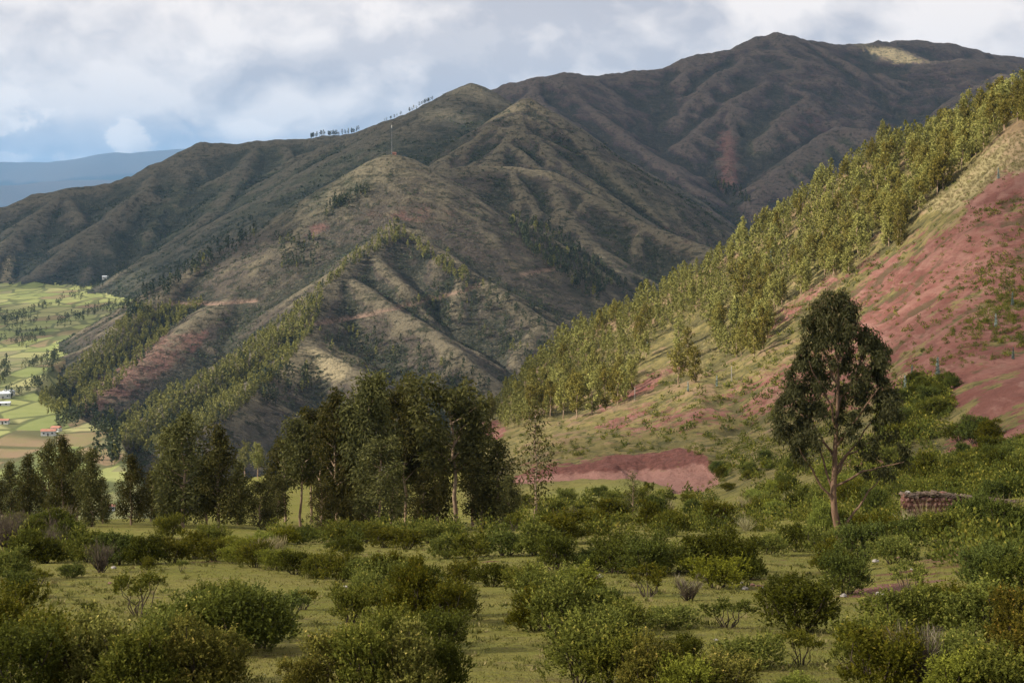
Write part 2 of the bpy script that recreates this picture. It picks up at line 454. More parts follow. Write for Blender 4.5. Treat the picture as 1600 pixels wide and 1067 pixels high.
def boxblur(A, kr, kc):
    p = np.pad(A, ((kr + 1, kr), (kc + 1, kc)), mode='edge')
    c = p.cumsum(0).cumsum(1)
    h, w = 2 * kr + 1, 2 * kc + 1
    return (c[h:, w:] - c[:-h, w:] - c[h:, :-w] + c[:-h, :-w]) / (h * w)


# how far each point stands above its surroundings: crest grass and gully scrub, contrast raised to paint relief shading
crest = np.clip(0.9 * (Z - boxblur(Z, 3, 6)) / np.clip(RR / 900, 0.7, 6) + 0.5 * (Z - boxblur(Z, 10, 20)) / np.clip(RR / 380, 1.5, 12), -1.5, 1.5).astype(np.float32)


def zat(x, y):
    """ground height under plan points"""
    x, y = np.asarray(x, float), np.asarray(y, float)
    r, t = np.hypot(x, y), np.arctan2(x, y)
    i = np.clip(np.searchsorted(R, r) - 1, 0, NR - 2)
    j = np.clip(np.searchsorted(TH, t) - 1, 0, NC - 2)
    u = np.clip((r - R[i]) / (R[i + 1] - R[i]), 0, 1)
    v = np.clip((t - TH[j]) / (TH[j + 1] - TH[j]), 0, 1)
    return (Z[i, j] * (1 - u) + Z[i + 1, j] * u) * (1 - v) + (Z[i, j + 1] * (1 - u) + Z[i + 1, j + 1] * u) * v


def ground(px, py, rmin=4.0):
    """first ground point seen through a photo pixel -> x, y, z (NaN where it is sky)"""
    px, py = np.atleast_1d(np.asarray(px, float)), np.atleast_1d(np.asarray(py, float))
    t = np.arctan((px - CX) / F)
    thr = (CY - py) / F * np.cos(t)
    j = np.clip(np.searchsorted(TH, t) - 1, 0, NC - 2)
    v = (t - TH[j]) / (TH[j + 1] - TH[j])
    k0 = int(np.searchsorted(R, rmin))
    S = Z[k0:] / R[k0:, None]
    out = np.zeros((len(px), 3))
    for n in range(len(px)):
        s = S[:, j[n]] * (1 - v[n]) + S[:, j[n] + 1] * v[n]
        hit = s >= thr[n]
        if not hit.any():
            out[n] = np.nan
            continue
        i = int(np.argmax(hit))
        r = R[k0 + i]
        if i > 0 and s[i] > s[i - 1]:
            r = R[k0 + i - 1] + (R[k0 + i] - R[k0 + i - 1]) * (thr[n] - s[i - 1]) / (s[i] - s[i - 1])
        out[n] = (r * math.sin(t[n]), r * math.cos(t[n]), thr[n] * r)
    return out


# ------------------------------------------------------------------ soil and vegetation masks (kinds of ground cover, some sunlight painted in)
PXR, PYR = PXG, PYG
warpx = 10 * fbm(GX, GY, 12, 3); warpy = 10 * fbm(GX + 50, GY - 80, 12, 3)
nearsel = slice(0, n_near)
red = np.zeros(RR.shape, np.float32); dry = np.zeros(RR.shape, np.float32); road = np.zeros(RR.shape, np.float32); lush = np.zeros(RR.shape, np.float32)
hx, hy = PXR[nearsel] + warpx[nearsel], PYR[nearsel] + warpy[nearsel]
hill_zone = (RR[nearsel] > 95)
redpolys = [
    ([(1640, 275), (1560, 290), (1500, 325), (1430, 375), (1350, 440), (1320, 480), (1300, 520), (1390, 565), (1450, 600), (1640, 560)], 18, 1.0),
    ([(1310, 500), (1230, 560), (1130, 605), (1000, 655), (930, 668), (960, 690), (1100, 668), (1240, 650), (1340, 640), (1450, 610), (1400, 560)], 26, 0.62),
    ([(1640, 540), (1480, 575), (1440, 620), (1500, 640), (1530, 625), (1480, 705), (1640, 705)], 8, 1.0),
    ([(1300, 425), (1230, 470), (1170, 520), (1200, 530), (1260, 490), (1320, 445)], 10, 0.6),
    ([(1060, 560), (1000, 600), (930, 635), (935, 645), (1010, 610), (1070, 572)], 6, 0.9),
    ([(1020, 625), (950, 655), (930, 672), (975, 668), (1030, 640)], 8, 0.95),
    ([(1640, 250), (1560, 275), (1480, 330), (1500, 345), (1640, 320)], 10, 1.0),
    ([(1370, 390), (1310, 430), (1320, 440), (1385, 402)], 6, 0.9),
    ([(752, 655), (790, 660), (785, 682), (750, 682)], 5, 1.0),
    ([(1250, 640), (1320, 600), (1330, 640), (1270, 665)], 10, 0.8),
    ([(1290, 720), (1400, 700), (1390, 730), (1300, 735)], 8, 0.6),
]
for poly, w, a in redpolys:
    red[nearsel] = np.maximum(red[nearsel], a * poly_soft(hx, hy, poly, w) * hill_zone)
for poly, w, a in [([(1640, 195), (1560, 215), (1490, 290), (1440, 330), (1470, 335), (1520, 310), (1580, 270), (1640, 260)], 10, 1.0),
                   ([(1330, 400), (1240, 430), (1130, 500), (1050, 560), (1090, 570), (1180, 520), (1290, 450), (1380, 400)], 26, 0.50)]:
    dry[nearsel] = np.maximum(dry[nearsel], a * poly_soft(hx, hy, poly, w) * hill_zone)
road_poly = [(800, 746), (880, 740), (985, 732), (1040, 732), (1072, 730), (1096, 724), (1120, 736), (1122, 750), (1092, 763), (1052, 766), (1046, 756), (985, 743), (900, 747), (850, 751), (800, 752)]
bank_poly = [(800, 746), (860, 730), (930, 722), (1000, 713), (1060, 701), (1090, 708), (1106, 720), (1100, 730), (1080, 728), (1040, 735), (985, 735), (880, 744), (800, 750)]
creep = np.clip((fbm(gx, gy, 26, 4) + 0.35 * fbm(gx + 30, gy, 6, 2) - 0.12) / 0.25, 0, 1)
red[nearsel] *= 1 - 0.62 * creep * (RR[nearsel] > 150)
road[nearsel] = poly_soft(PXR[nearsel] + 0.5 * warpx[nearsel], PYR[nearsel] + 0.4 * warpy[nearsel] + 3 * fbm(gx, gy, 2.5, 3), road_poly, 6) * hill_zone
bankA = np.zeros(RR.shape, np.float32)
bankm = poly_soft(hx + 8 * fbm(gx, gy, 3.0, 3), hy + 6 * fbm(gx, gy + 70, 3.0, 3), bank_poly, 9) * hill_zone
red[nearsel] = np.maximum(red[nearsel], 1.15 * bankm)
bankA[nearsel] = bankm
Z[nearsel] += bankm * (0.4 * ridged(gx, gy, 4.0, 3) + 0.2)
lush[nearsel] = poly_soft(hx, hy, [(840, 770), (900, 755), (985, 748), (1040, 762), (960, 772), (860, 785)], 6) + poly_soft(hx, hy, [(780, 690), (860, 660), (930, 655), (920, 690), (800, 700)], 12) * 0.7
bank = poly_soft(hx, hy, [(1330, 900), (1420, 880), (1480, 850), (1540, 850), (1560, 890), (1450, 930), (1340, 940)], 10) * (RR[nearsel] < 75)
red[nearsel] = np.maximum(red[nearsel], bank * 0.4)
# stony bare patches on the meadow
for cx_, cy_, sx_, sy_, a_ in [(1180, 915, 50, 12, 0.5), (1370, 915, 60, 22, 0.55), (1330, 940, 40, 12, 0.5), (330, 880, 60, 4, 0.35)]:
    g_ = np.exp(-(((hx - cx_) / sx_) ** 2 + ((hy - cy_) / sy_) ** 2)) * (RR[nearsel] < 95)
    red[nearsel] = np.maximum(red[nearsel], a_ * g_)
# tracks cut into the antenna hill
track_lines = [[(440, 514), (500, 504), (560, 494), (615, 482), (665, 468), (715, 456), (748, 446)], [(815, 428), (850, 422), (876, 418)], [(268, 474), (330, 474), (400, 469)]]
msel = (RR > 1000) & (RR < 2300)
td = np.full(RR.shape, 99.0)
for ln in track_lines:
    td[msel] = np.minimum(td[msel], line_dist(PXR[msel], PYR[msel], ln))
track = np.where(OWN == 2, np.clip(1.6 - td / 2.2, 0, 1), 0).astype(np.float32)
# red earth scars and brown fallow on the mountains
for poly, w, a in [([(170, 570), (250, 520), (310, 510), (290, 560), (220, 620), (110, 660), (90, 650)], 14, 0.8),
                   ([(560, 330), (640, 310), (720, 330), (700, 360), (600, 350)], 14, 0.5), ([(480, 350), (520, 340), (510, 365), (470, 372)], 8, 0.8),
                   ([(1120, 200), (1150, 200), (1160, 300), (1120, 300)], 14, 0.8), ([(1200, 170), (1290, 150), (1300, 210), (1200, 240)], 25, 0.45),
                   ([(920, 240), (960, 260), (1060, 330), (1000, 300)], 14, 0.6), ([(1000, 340), (1100, 350), (1100, 420), (1000, 400)], 25, 0.35),
                   ([(290, 520), (330, 515), (310, 545), (280, 550)], 6, 1.0), ([(440, 190), (620, 190), (620, 205), (480, 215)], 8, 0.5)]:
    s_ = (OWN >= 2)
    red[s_] = np.maximum(red[s_], a * poly_soft(PXR[s_] + 0.6 * warpx[s_], PYR[s_] + 0.6 * warpy[s_], poly, w))
s_ = OWN >= 2
for poly, w, a in [([(250, 300), (400, 240), (600, 215), (640, 250), (560, 300), (470, 340), (330, 360), (180, 440), (170, 400)], 30, 0.7), ([(1150, 190), (1215, 190), (1210, 240), (1160, 260)], 14, 0.7),
                   ([(1210, 260), (1330, 205), (1340, 240), (1230, 300)], 14, 0.8), ([(940, 270), (990, 290), (1060, 340), (960, 330)], 20, 0.5)]:
    lush[s_] = np.maximum(lush[s_], a * poly_soft(PXR[s_], PYR[s_], poly, w))
for poly, w, a in [([(440, 560), (490, 535), (560, 560), (540, 600), (430, 600)], 14, 0.8), ([(1330, 68), (1400, 75), (1450, 98), (1400, 100)], 8, 1.0), ([(600, 345), (650, 350), (740, 420), (690, 420)], 10, 0.5),
                   ([(1540, 140), (1563, 116), (1620, 140)], 8, 0.8), ([(0, 410), (25, 390), (20, 470), (0, 470)], 8, 0.8)]:
    dry[s_] = np.maximum(dry[s_], a * poly_soft(PXR[s_] + 0.6 * warpx[s_], PYR[s_] + 0.6 * warpy[s_], poly, w))  # sunlit spots on the mountains painted in as pale dry ground
# the cut of the road and of the hill track is real relief
Z[nearsel] -= 1.1 * road[nearsel] * np.clip((PYR[nearsel] - 712) / 20, 0, 1)
Z -= 1.5 * track


# ------------------------------------------------------------------ materials
def material(name):
    m = bpy.data.materials.new(name)
    m.use_nodes = True
    T = NT(m.node_tree)
    T.n.clear()
    return m, T


def finish(T, colour, rough=0.9, bump=None, bump_d=0.1, bump_s=1.0, spec=0.15):
    b = T.node('ShaderNodeBsdfPrincipled', {'Base Color': colour, 'Roughness': rough, 'Specular IOR Level': spec})
    if bump is not None:
        nb = T.node('ShaderNodeBump', {'Height': bump, 'Distance': bump_d, 'Strength': bump_s})
        T.l.new(nb.outputs[0], b.inputs['Normal'])
    T.node('ShaderNodeOutputMaterial', {'Surface': b.outputs[0]})


def attr(T, name):
    return T.node('ShaderNodeAttribute', attribute_name=name).outputs['Fac']


def near_material():
    m, T = material('pasture_and_red_earth')
    pos = T.node('ShaderNodeNewGeometry').outputs['Position']
    n1, n2, n3 = T.noise(pos, 0.16, 5, 0.55), T.noise(pos, 1.1, 5, 0.6), T.noise(pos, 9.0, 4, 0.65)
    flat = T.vscale(pos, (1.0, 1.0, 0.4))
    grass = T.mix(T.ramp(n1, 0.32, 0.66), (0.225, 0.222, 0.038), (0.285, 0.255, 0.064))
    grass = T.mix(T.ramp(n2, 0.42, 0.72, 0, 0.75), grass, (0.185, 0.202, 0.030))
    grass = T.mix(T.ramp(T.noise(pos, 3.2, 5, 0.7), 0.54, 0.70, 0, 0.75), grass, (0.15, 0.105, 0.06))
    grass = T.mix(T.ramp(n3, 0.35, 0.75, 0, 0.5), grass, (0.105, 0.10, 0.028))
    gs = T.vscale(pos, (0.55, 1.0, 1.0))
    grass = T.mix(T.ramp(T.noise(gs, 0.8, 7, 0.78), 0.52, 0.64, 0, 0.6), grass, (0.135, 0.098, 0.05))
    grass = T.mix(T.ramp(T.noise(gs, 0.33, 6, 0.7), 0.53, 0.66, 0, 0.6), grass, (0.135, 0.152, 0.028))
    grass = T.mix(T.ramp(T.noise(pos, 5.0, 3, 0.7), 0.63, 0.72, 0, 0.7), grass, (0.045, 0.04, 0.018))
    grass = T.mix(attr(T, 'lush'), grass, (0.20, 0.20, 0.052))
    dryc = T.mix(n2, (0.29, 0.24, 0.13), (0.19, 0.165, 0.075))
    rockv = T.node('ShaderNodeTexVoronoi', {'Vector': pos, 'Scale': 0.55, 'Randomness': 1.0}, feature='F1')
    soil = T.mix(T.ramp(n1, 0.3, 0.7), (0.170, 0.065, 0.052), (0.235, 0.113, 0.093))
    soil = T.mix(T.ramp(n2, 0.45, 0.7, 0, 0.7), soil, (0.115, 0.042, 0.034))
    soil = T.mix(T.ramp(n3, 0.5, 0.8, 0, 0.6), soil, (0.29, 0.165, 0.135))
    strat = T.noise(T.vscale(pos, (0.03, 0.03, 0.35)), 3.0, 5, 0.65)
    soil = T.mix(T.ramp(T.noise(pos, 0.07, 5, 0.6), 0.46, 0.60, 0, 0.65), soil, (0.125, 0.047, 0.038))
    soil = T.mix(T.ramp(strat, 0.52, 0.68, 0, 0.6), soil, (0.26, 0.145, 0.12))
    soil = T.mix(T.ramp(strat, 0.46, 0.32, 0, 0.6), soil, (0.115, 0.045, 0.037))
    soil = T.mix(T.ramp(T.noise(pos, 2.6, 6, 0.8), 0.56, 0.68, 0, 0.75), soil, (0.085, 0.05, 0.035))
    hill = T.mix(attr(T, 'hillside'), grass, T.mix(T.ramp(n1, 0.35, 0.65), (0.115, 0.10, 0.035), (0.19, 0.155, 0.06)))
    hill = T.mix(T.m('MULTIPLY', attr(T, 'hillside'), T.ramp(T.noise(pos, 0.45, 5, 0.65), 0.50, 0.62, 0, 0.8)), hill, (0.045, 0.05, 0.018))
    brk = T.m('ADD', T.m('MULTIPLY', T.m('SUBTRACT', T.noise(pos, 0.35, 6, 0.65), 0.5), 1.5), T.m('MULTIPLY', T.m('SUBTRACT', n2, 0.5), 0.7))
    c = T.mix(T.ramp(T.m('ADD', attr(T, 'dry'), T.m('MULTIPLY', brk, 0.8)), 0.35, 0.65), hill, dryc)
    c = T.mix(T.ramp(T.m('ADD', attr(T, 'red'), T.m('MULTIPLY', brk, 1.35)), 0.38, 0.58), c, soil)
    cre = T.m('ADD', attr(T, 'crest'), T.m('MULTIPLY', T.m('SUBTRACT', n2, 0.5), 0.9))
    c = T.mix(T.m('MULTIPLY', attr(T, 'hillside'), T.ramp(T.m('ADD', cre, T.m('MULTIPLY', brk, 0.9)), -0.25, -0.8, 0, 0.7)), c, (0.06, 0.055, 0.024))
    c = T.mix(T.m('MULTIPLY', attr(T, 'hillside'), T.ramp(cre, 0.2, 0.8, 0, 0.35)), c, (0.29, 0.165, 0.135))
    c = T.mix(T.m('MULTIPLY', T.ramp(T.m('ADD', attr(T, 'bank'), T.m('MULTIPLY', brk, 0.5)), 0.35, 0.7), 0.85), c, T.mix(T.ramp(n2, 0.4, 0.65), (0.10, 0.037, 0.030), (0.165, 0.066, 0.054)))
    rd = T.mix(n2, (0.235, 0.118, 0.098), (0.295, 0.162, 0.136))
    rd = T.mix(T.ramp(T.noise(pos, 1.7, 6, 0.75), 0.5, 0.66, 0, 0.7), rd, (0.17, 0.07, 0.058))
    c = T.mix(T.ramp(T.m('ADD', attr(T, 'road'), T.m('MULTIPLY', brk, 0.45)), 0.35, 0.6), c, rd)
    h = T.m('ADD', T.m('MULTIPLY', n2, 0.6), T.m('MULTIPLY', n3, 0.4))
    h = T.m('ADD', h, T.m('MULTIPLY', T.noise(pos, 0.5, 6, 0.6), T.m('MULTIPLY', attr(T, 'hillside'), 2.0)))
    h = T.m('ADD', h, T.m('MULTIPLY', T.noise(pos, 1.6, 7, 0.75), 1.2))
    finish(T, c, 0.95, h, 0.5, 1.0)
    return m


def hill_material(name, ca, cb, crestc, gully):
    m, T = material(name)
    g = T.node('ShaderNodeNewGeometry')
    pos = g.outputs['Position']
    zz = T.node('ShaderNodeSeparateXYZ', {0: pos}).outputs[2]
    n1, n2, n3 = T.noise(pos, 0.006, 5, 0.55), T.noise(pos, 0.05, 5, 0.6), T.noise(pos, 0.22, 4, 0.65)
    c = T.mix(T.ramp(n1, 0.35, 0.65), ca, cb)
    c = T.mix(attr(T, 'lush'), c, (0.050, 0.060, 0.032))
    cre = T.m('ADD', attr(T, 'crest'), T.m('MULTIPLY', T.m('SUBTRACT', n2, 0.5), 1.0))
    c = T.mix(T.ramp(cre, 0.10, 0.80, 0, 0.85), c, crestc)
    c = T.mix(T.ramp(cre, -0.08, -0.6, 0, 0.9), c, gully)  # crests paler and gullies darker than their plants: relief shading put into the colour
    c = T.mix(T.ramp(T.m('ADD', attr(T, 'dry'), T.m('SUBTRACT', n2, 0.5)), 0.3, 0.7), c, (0.22, 0.185, 0.115))
    c = T.mix(T.m('MULTIPLY', T.ramp(T.m('ADD', attr(T, 'red'), T.m('MULTIPLY', T.m('SUBTRACT', n2, 0.5), 1.6)), 0.35, 0.85), 0.65), c, (0.17, 0.075, 0.068))
    c = T.mix(T.ramp(n3, 0.35, 0.75, 0, 0.6), c, (0.06, 0.052, 0.032))
    # old terraces: broken rows of scrub that follow the contours
    wob = T.m('ADD', T.m('MULTIPLY', T.noise(pos, 0.012, 5, 0.6), 18.0), T.m('MULTIPLY', n2, 3.0))
    ph = T.m('MULTIPLY', T.m('ADD', zz, wob), 2 * math.pi / 5.6)
    row = T.m('SINE', ph)
    ph2 = T.m('MULTIPLY', T.m('ADD', zz, T.m('MULTIPLY', wob, 0.7)), 2 * math.pi / 13.0)
    row = T.m('ADD', T.m('MULTIPLY', row, 0.6), T.m('MULTIPLY', T.m('SINE', ph2), 0.4))
    have = T.ramp(T.noise(T.vscale(pos, (1, 1, 2.0)), 0.03, 6, 0.75), 0.47, 0.60)
    rowm = T.m('MULTIPLY', T.ramp(T.m('ADD', row, T.m('MULTIPLY', T.m('SUBTRACT', n3, 0.5), 1.8)), 0.05, 0.55), have)
    c = T.mix(T.m('MULTIPLY', rowm, 0.68), c, (0.030, 0.032, 0.018))
    # loose scrub in the gullies
    sc = T.ramp(T.noise(pos, 0.10, 6, 0.75), 0.53, 0.62, 0, 0.85)
    c = T.mix(sc, c, (0.030, 0.034, 0.017))
    sp = T.ramp(T.noise(pos, 0.33, 4, 0.8), 0.50, 0.64)
    c = T.mix(T.m('MULTIPLY', sp, 0.5), c, T.mix(T.ramp(n2, 0.42, 0.58), (0.15, 0.13, 0.09), (0.022, 0.024, 0.017)))
    c = T.mix(T.m('MULTIPLY', attr(T, 'track'), 0.6), c, (0.24, 0.155, 0.12))
    h = T.m('ADD', T.m('MULTIPLY', T.m('MULTIPLY', row, have), 0.45), T.m('ADD', T.m('MULTIPLY', n3, 1.7), T.m('MULTIPLY', sc, 0.9)))
    finish(T, c, 0.95, h, 2.1, 1.0)
    return m


def field_material():
    m, T = material('valley_fields')
    pos = T.node('ShaderNodeNewGeometry').outputs['Position']
    pw = T.vadd(T.vscale(pos, (0.029, 0.0115, 0)), T.vscale(T.noise(pos, 0.006, 3, 0.5, col=True), (0.5, 0.5, 0)))
    v = T.node('ShaderNodeTexVoronoi', {'Vector': pw, 'Scale': 1.0, 'Randomness': 0.85}, feature='F1', distance='CHEBYCHEV')
    hue = T.node('ShaderNodeSeparateColor', {0: v.outputs['Color']}).outputs[0]
    cr = T.node('ShaderNodeValToRGB', {'Fac': hue})
    cr.color_ramp.interpolation = 'CONSTANT'
    els = cr.color_ramp.elements
    for k, (p, col) in enumerate([(0.0, (0.189, 0.207, 0.076)), (0.28, (0.231, 0.242, 0.092)), (0.45, (0.158, 0.183, 0.063)), (0.60, (0.252, 0.242, 0.112)), (0.74, (0.182, 0.129, 0.079)), (0.83, (0.210, 0.222, 0.089)), (0.93, (0.168, 0.156, 0.086))]):
        e = els[k] if k < 2 else els.new(p)
        e.position = p; e.color = (*col, 1)
    e2 = T.node('ShaderNodeTexVoronoi', {'Vector': pw, 'Scale': 1.0, 'Randomness': 0.85}, feature='DISTANCE_TO_EDGE')
    c = T.mix(T.ramp(T.noise(pos, 0.03, 5, 0.6), 0.35, 0.7, 0, 0.5), cr.outputs[0], (0.119, 0.148, 0.040))
    c = T.mix(T.ramp(e2.outputs['Distance'], 0.08, 0.03, 0, 0.8), c, (0.055, 0.065, 0.025))
    finish(T, c, 0.95, T.noise(pos, 0.2, 4, 0.6), 0.8, 0.5)
    return m


M_NEAR, M_FIELD = near_material(), field_material()
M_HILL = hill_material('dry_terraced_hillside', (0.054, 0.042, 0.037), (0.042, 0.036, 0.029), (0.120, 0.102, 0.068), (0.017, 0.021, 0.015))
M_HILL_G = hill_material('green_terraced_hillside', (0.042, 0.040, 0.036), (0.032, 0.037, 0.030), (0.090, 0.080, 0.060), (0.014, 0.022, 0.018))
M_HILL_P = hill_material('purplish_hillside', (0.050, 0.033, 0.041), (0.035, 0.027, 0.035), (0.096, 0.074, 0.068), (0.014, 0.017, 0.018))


def make_mesh(name, V, faces, mats, smooth=True, mat_idx=None):
    me = bpy.data.meshes.new(name)
    V = np.asarray(V, np.float32); Fc = np.asarray(faces, np.int32)
    k = Fc.shape[1]
    me.vertices.add(len(V)); me.vertices.foreach_set('co', V.ravel())
    me.loops.add(Fc.size); me.loops.foreach_set('vertex_index', Fc.ravel())
    me.polygons.add(len(Fc)); me.polygons.foreach_set('loop_start', np.arange(0, Fc.size, k, dtype=np.int32))
    if mat_idx is not None:
        me.polygons.foreach_set('material_index', np.asarray(mat_idx, np.int32))
    me.polygons.foreach_set('use_smooth', np.full(len(Fc), smooth))
    for mt in mats:
        me.materials.append(mt)
    me.update(calc_edges=True)
    return me


def tag(o, label=None, cat=None, group=None, kind=None):
    if label: o['label'] = label
    if cat: o['category'] = cat
    if group: o['group'] = group
    if kind: o['kind'] = kind
    return o


def link(name, data, parent=None):
    o = bpy.data.objects.new(name, data)
    COL.objects.link(o)
    if parent is not None:
        o.parent = parent
    return o


# ------------------------------------------------------------------ terrain objects
hillside = np.zeros(RR.shape, np.float32)
hillside[nearsel] = np.clip((RR[nearsel] - np.interp(PXR[nearsel], [700, 1050, 1150, 1400], [190, 190, 150, 105])) / 50, 0, 1) * np.clip((PXR[nearsel] - 700) / 60, 0, 1)
vid = np.arange(NR * NC).reshape(NR, NC)
quads = np.stack([vid[:-1, :-1], vid[:-1, 1:], vid[1:, 1:], vid[1:, :-1]], -1).reshape(-1, 4)
qown = OWN[:-1, :-1].reshape(-1).astype(int)
is_hill = (hillside[:-1, :-1].reshape(-1) > 0.5) & (qown == 0)
is_road = (road[:-1, :-1].reshape(-1) > 0.45) & (qown == 0)
qown = np.where(is_road, 9, np.where(is_hill, 8, qown))
XYZ = np.stack([GX, GY, Z], -1).reshape(-1, 3)
atts = {'red': red.ravel(), 'dry': dry.ravel(), 'road': road.ravel(), 'lush': lush.ravel(), 'track': track.ravel(), 'crest': crest.ravel(), 'bank': bankA.ravel(), 'hillside': hillside.ravel()}
TERR = [(0, 'meadow', M_NEAR, 'gently falling green pasture of cropped grass below the camera'), (8, 'red_hillside', M_NEAR, 'steep hillside of red earth and dry grass on the right'),
        (9, 'dirt_road', M_NEAR, 'red dirt road bending at the foot of the hillside'), (1, 'valley_floor', M_FIELD, 'patchwork of green fields on the valley floor'),
        (2, 'terraced_hill', M_HILL, 'pointed terraced hill with an antenna mast on its top'), (3, 'twin_peak_mountain', M_HILL, 'mountain with two pointed grassy peaks behind the antenna hill'),
        (4, 'plateau_ridge', M_HILL, 'brown ridge running down right behind the antenna hill'), (5, 'rounded_ridge', M_HILL_G, 'long rounded dark ridge across the left'),
        (6, 'folded_mountain', M_HILL_P, 'tall folded brown mountain on the right skyline'), (7, 'blue_mountain_range', M_HILL_P, 'hazy blue range on the left horizon')]
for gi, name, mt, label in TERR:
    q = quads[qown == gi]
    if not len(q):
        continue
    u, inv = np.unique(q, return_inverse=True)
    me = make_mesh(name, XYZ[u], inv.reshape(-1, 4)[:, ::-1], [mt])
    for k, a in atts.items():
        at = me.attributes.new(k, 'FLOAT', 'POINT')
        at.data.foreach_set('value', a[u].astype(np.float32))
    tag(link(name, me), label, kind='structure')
# ground close round the viewpoint, behind and beneath the camera
fan = [(0, 0, float(Z[0].mean()))] + [tuple(XYZ[vid[0, j]]) for j in range(NC)]
me = bpy.data.meshes.new('meadow_foot')
me.from_pydata(fan, [], [(0, j + 2 if j < NC - 1 else 1, j + 1) for j in range(NC)])
me.materials.append(M_NEAR)
tag(link('meadow_foot', me), 'pasture underfoot at the viewpoint', kind='structure')

# ------------------------------------------------------------------ unseen clouds added to shade the land, gaps shaped to let sun through (far above the picture's upper edge)
lit = [  # sunny gaps on the ground: column, row, distance, half-width across, half-depth
    (1330, 330, 465, 95, 62), (1180, 440, 455, 80, 75), (1000, 540, 460, 75, 95), (850, 610, 460, 60, 100), (1560, 230, 430, 60, 70), (930, 760, 205, 40, 22), (1240, 470, 395, 62, 52), (1060, 600, 375, 52, 50), (940, 652, 345, 52, 45),
    (440, 520, 1420, 130, 140), (300, 600, 1250, 150, 150), (560, 420, 1600, 120, 130), (640, 430, 1600, 120, 110), (700, 520, 1450, 120, 100), (470, 555, 1320, 110, 80), (170, 570, 1400, 170, 170),
    (610, 275, 1850, 95, 110), (590, 340, 1740, 110, 110), (345, 420, 1640, 110, 90), (230, 520, 1500, 130, 110), (770, 350, 1800, 60, 80), (820, 270, 2180, 110, 50), (735, 150, 2860, 70, 70), (700, 190, 2750, 60, 80),
    (40, 670, 1020, 210, 220), (40, 560, 1500, 260, 330), (90, 460, 2500, 230, 220), (390, 725, 310, 30, 30), (10, 420, 2950, 90, 120),
    (1425, 92, 4350, 170, 120), (1563, 125, 3800, 90, 80), (800, 180, 2620, 70, 80)]
ZD = 2100.0
gxs = np.arange(-9000, 3601, 45.0); gys = np.arange(-2600, 7001, 45.0)
DX, DY = np.meshgrid(gxs, gys, indexing='ij')
field = np.full(DX.shape, 1.0)
for px, py, Y, a, b in lit:
    p = P3(px, py, Y)
    c = p + SUN_DIR * (ZD - p[2]) / SUN_DIR[2]
    d = np.sqrt(((DX - c[0]) / (a + 25)) ** 2 + ((DY - c[1]) / (b + 25)) ** 2)
    field = np.minimum(field, (d - 1.0) * min(a, b) / 260.0)
edge_d = np.minimum(np.minimum(DX - gxs[0], gxs[-1] - DX), np.minimum(DY - gys[0], gys[-1] - DY)) / 900
field = np.minimum(field, edge_d)


def cloud_material(name, thin):
    m, T = material(name)
    d = T.node('ShaderNodeBsdfDiffuse', {'Color': (0.9, 0.9, 0.9)})
    t = T.node('ShaderNodeBsdfTranslucent', {'Color': (0.95, 0.95, 0.95)})
    x = T.node('ShaderNodeBsdfTransparent', {'Color': (1.0, 1.0, 1.0)})
    a = T.node('ShaderNodeMixShader', {0: 0.5, 1: d.outputs[0], 2: t.outputs[0]})
    b = T.node('ShaderNodeMixShader', {0: thin, 1: a.outputs[0], 2: x.outputs[0]})
    T.node('ShaderNodeOutputMaterial', {'Surface': b.outputs[0]})
    return m


f2 = field + 0.10 * fbm(DX, DY, 240, 4)
y_split = (SUN_DIR[1] / SUN_DIR[2]) * ZD + 285.0        # the added veil dims the sun on the near 285 m of ground
nx, ny = DX.shape
ids = np.arange(nx * ny).reshape(nx, ny)
for cname, part_f, thin, label in (('shade_cloud_bank', np.minimum(f2, (DY - y_split) / 250), 0.50, 'unseen cloud bank added to shade the mountains, with gaps shaped for sun'),
                                   ('shade_cloud_veil', np.minimum(f2, (y_split - 40 - DY) / 250), 0.76, 'unseen thin cloud veil added to dim the sun on the near pasture')):
    th = np.sqrt(np.clip(part_f, 0, 1))
    top = ZD + th * (190 + 90 * fbm(DX, DY, 500, 4)) + 0.5
    bot = ZD - th * (40 + 25 * fbm(DX + 900, DY, 400, 3)) - 0.5
    pos_ = part_f > 0
    cell = pos_[:-1, :-1] | pos_[1:, :-1] | pos_[:-1, 1:] | pos_[1:, 1:]
    ct = np.stack([ids[:-1, :-1], ids[1:, :-1], ids[1:, 1:], ids[:-1, 1:]], -1)[cell]
    V = np.concatenate([np.stack([DX, DY, top], -1).reshape(-1, 3), np.stack([DX, DY, bot], -1).reshape(-1, 3)])
    q = np.concatenate([ct, ct[:, ::-1] + nx * ny])
    u, inv = np.unique(q, return_inverse=True)
    tag(link(cname, make_mesh(cname, V[u], inv.reshape(-1, 4), [cloud_material(cname + '_vapour', thin)])), label, kind='structure')

# ------------------------------------------------------------------ air
hz = bpy.data.meshes.new('haze')
x0, x1, y0, y1, z0, z1 = -30500, 30500, -30500, 30500, float(Z.min()) - 6, 1820.0
hv = [(x, y, z) for z in (z0, z1) for x, y in ((x0, y0), (x1, y0), (x1, y1), (x0, y1))]
hz.from_pydata(hv, [], [(3, 2, 1, 0), (4, 5, 6, 7), (0, 1, 5, 4), (1, 2, 6, 5), (2, 3, 7, 6), (3, 0, 4, 7)])
mh, T = material('air')
pv = T.node('ShaderNodeVolumePrincipled', {'Color': (0.26, 0.56, 1.0), 'Density': 3.9e-5, 'Anisotropy': 0.1})
T.node('ShaderNodeOutputMaterial', {'Volume': pv.outputs[0]})
hz.materials.append(mh)
tag(link('haze', hz), 'thin blue air over the whole valley', kind='stuff')

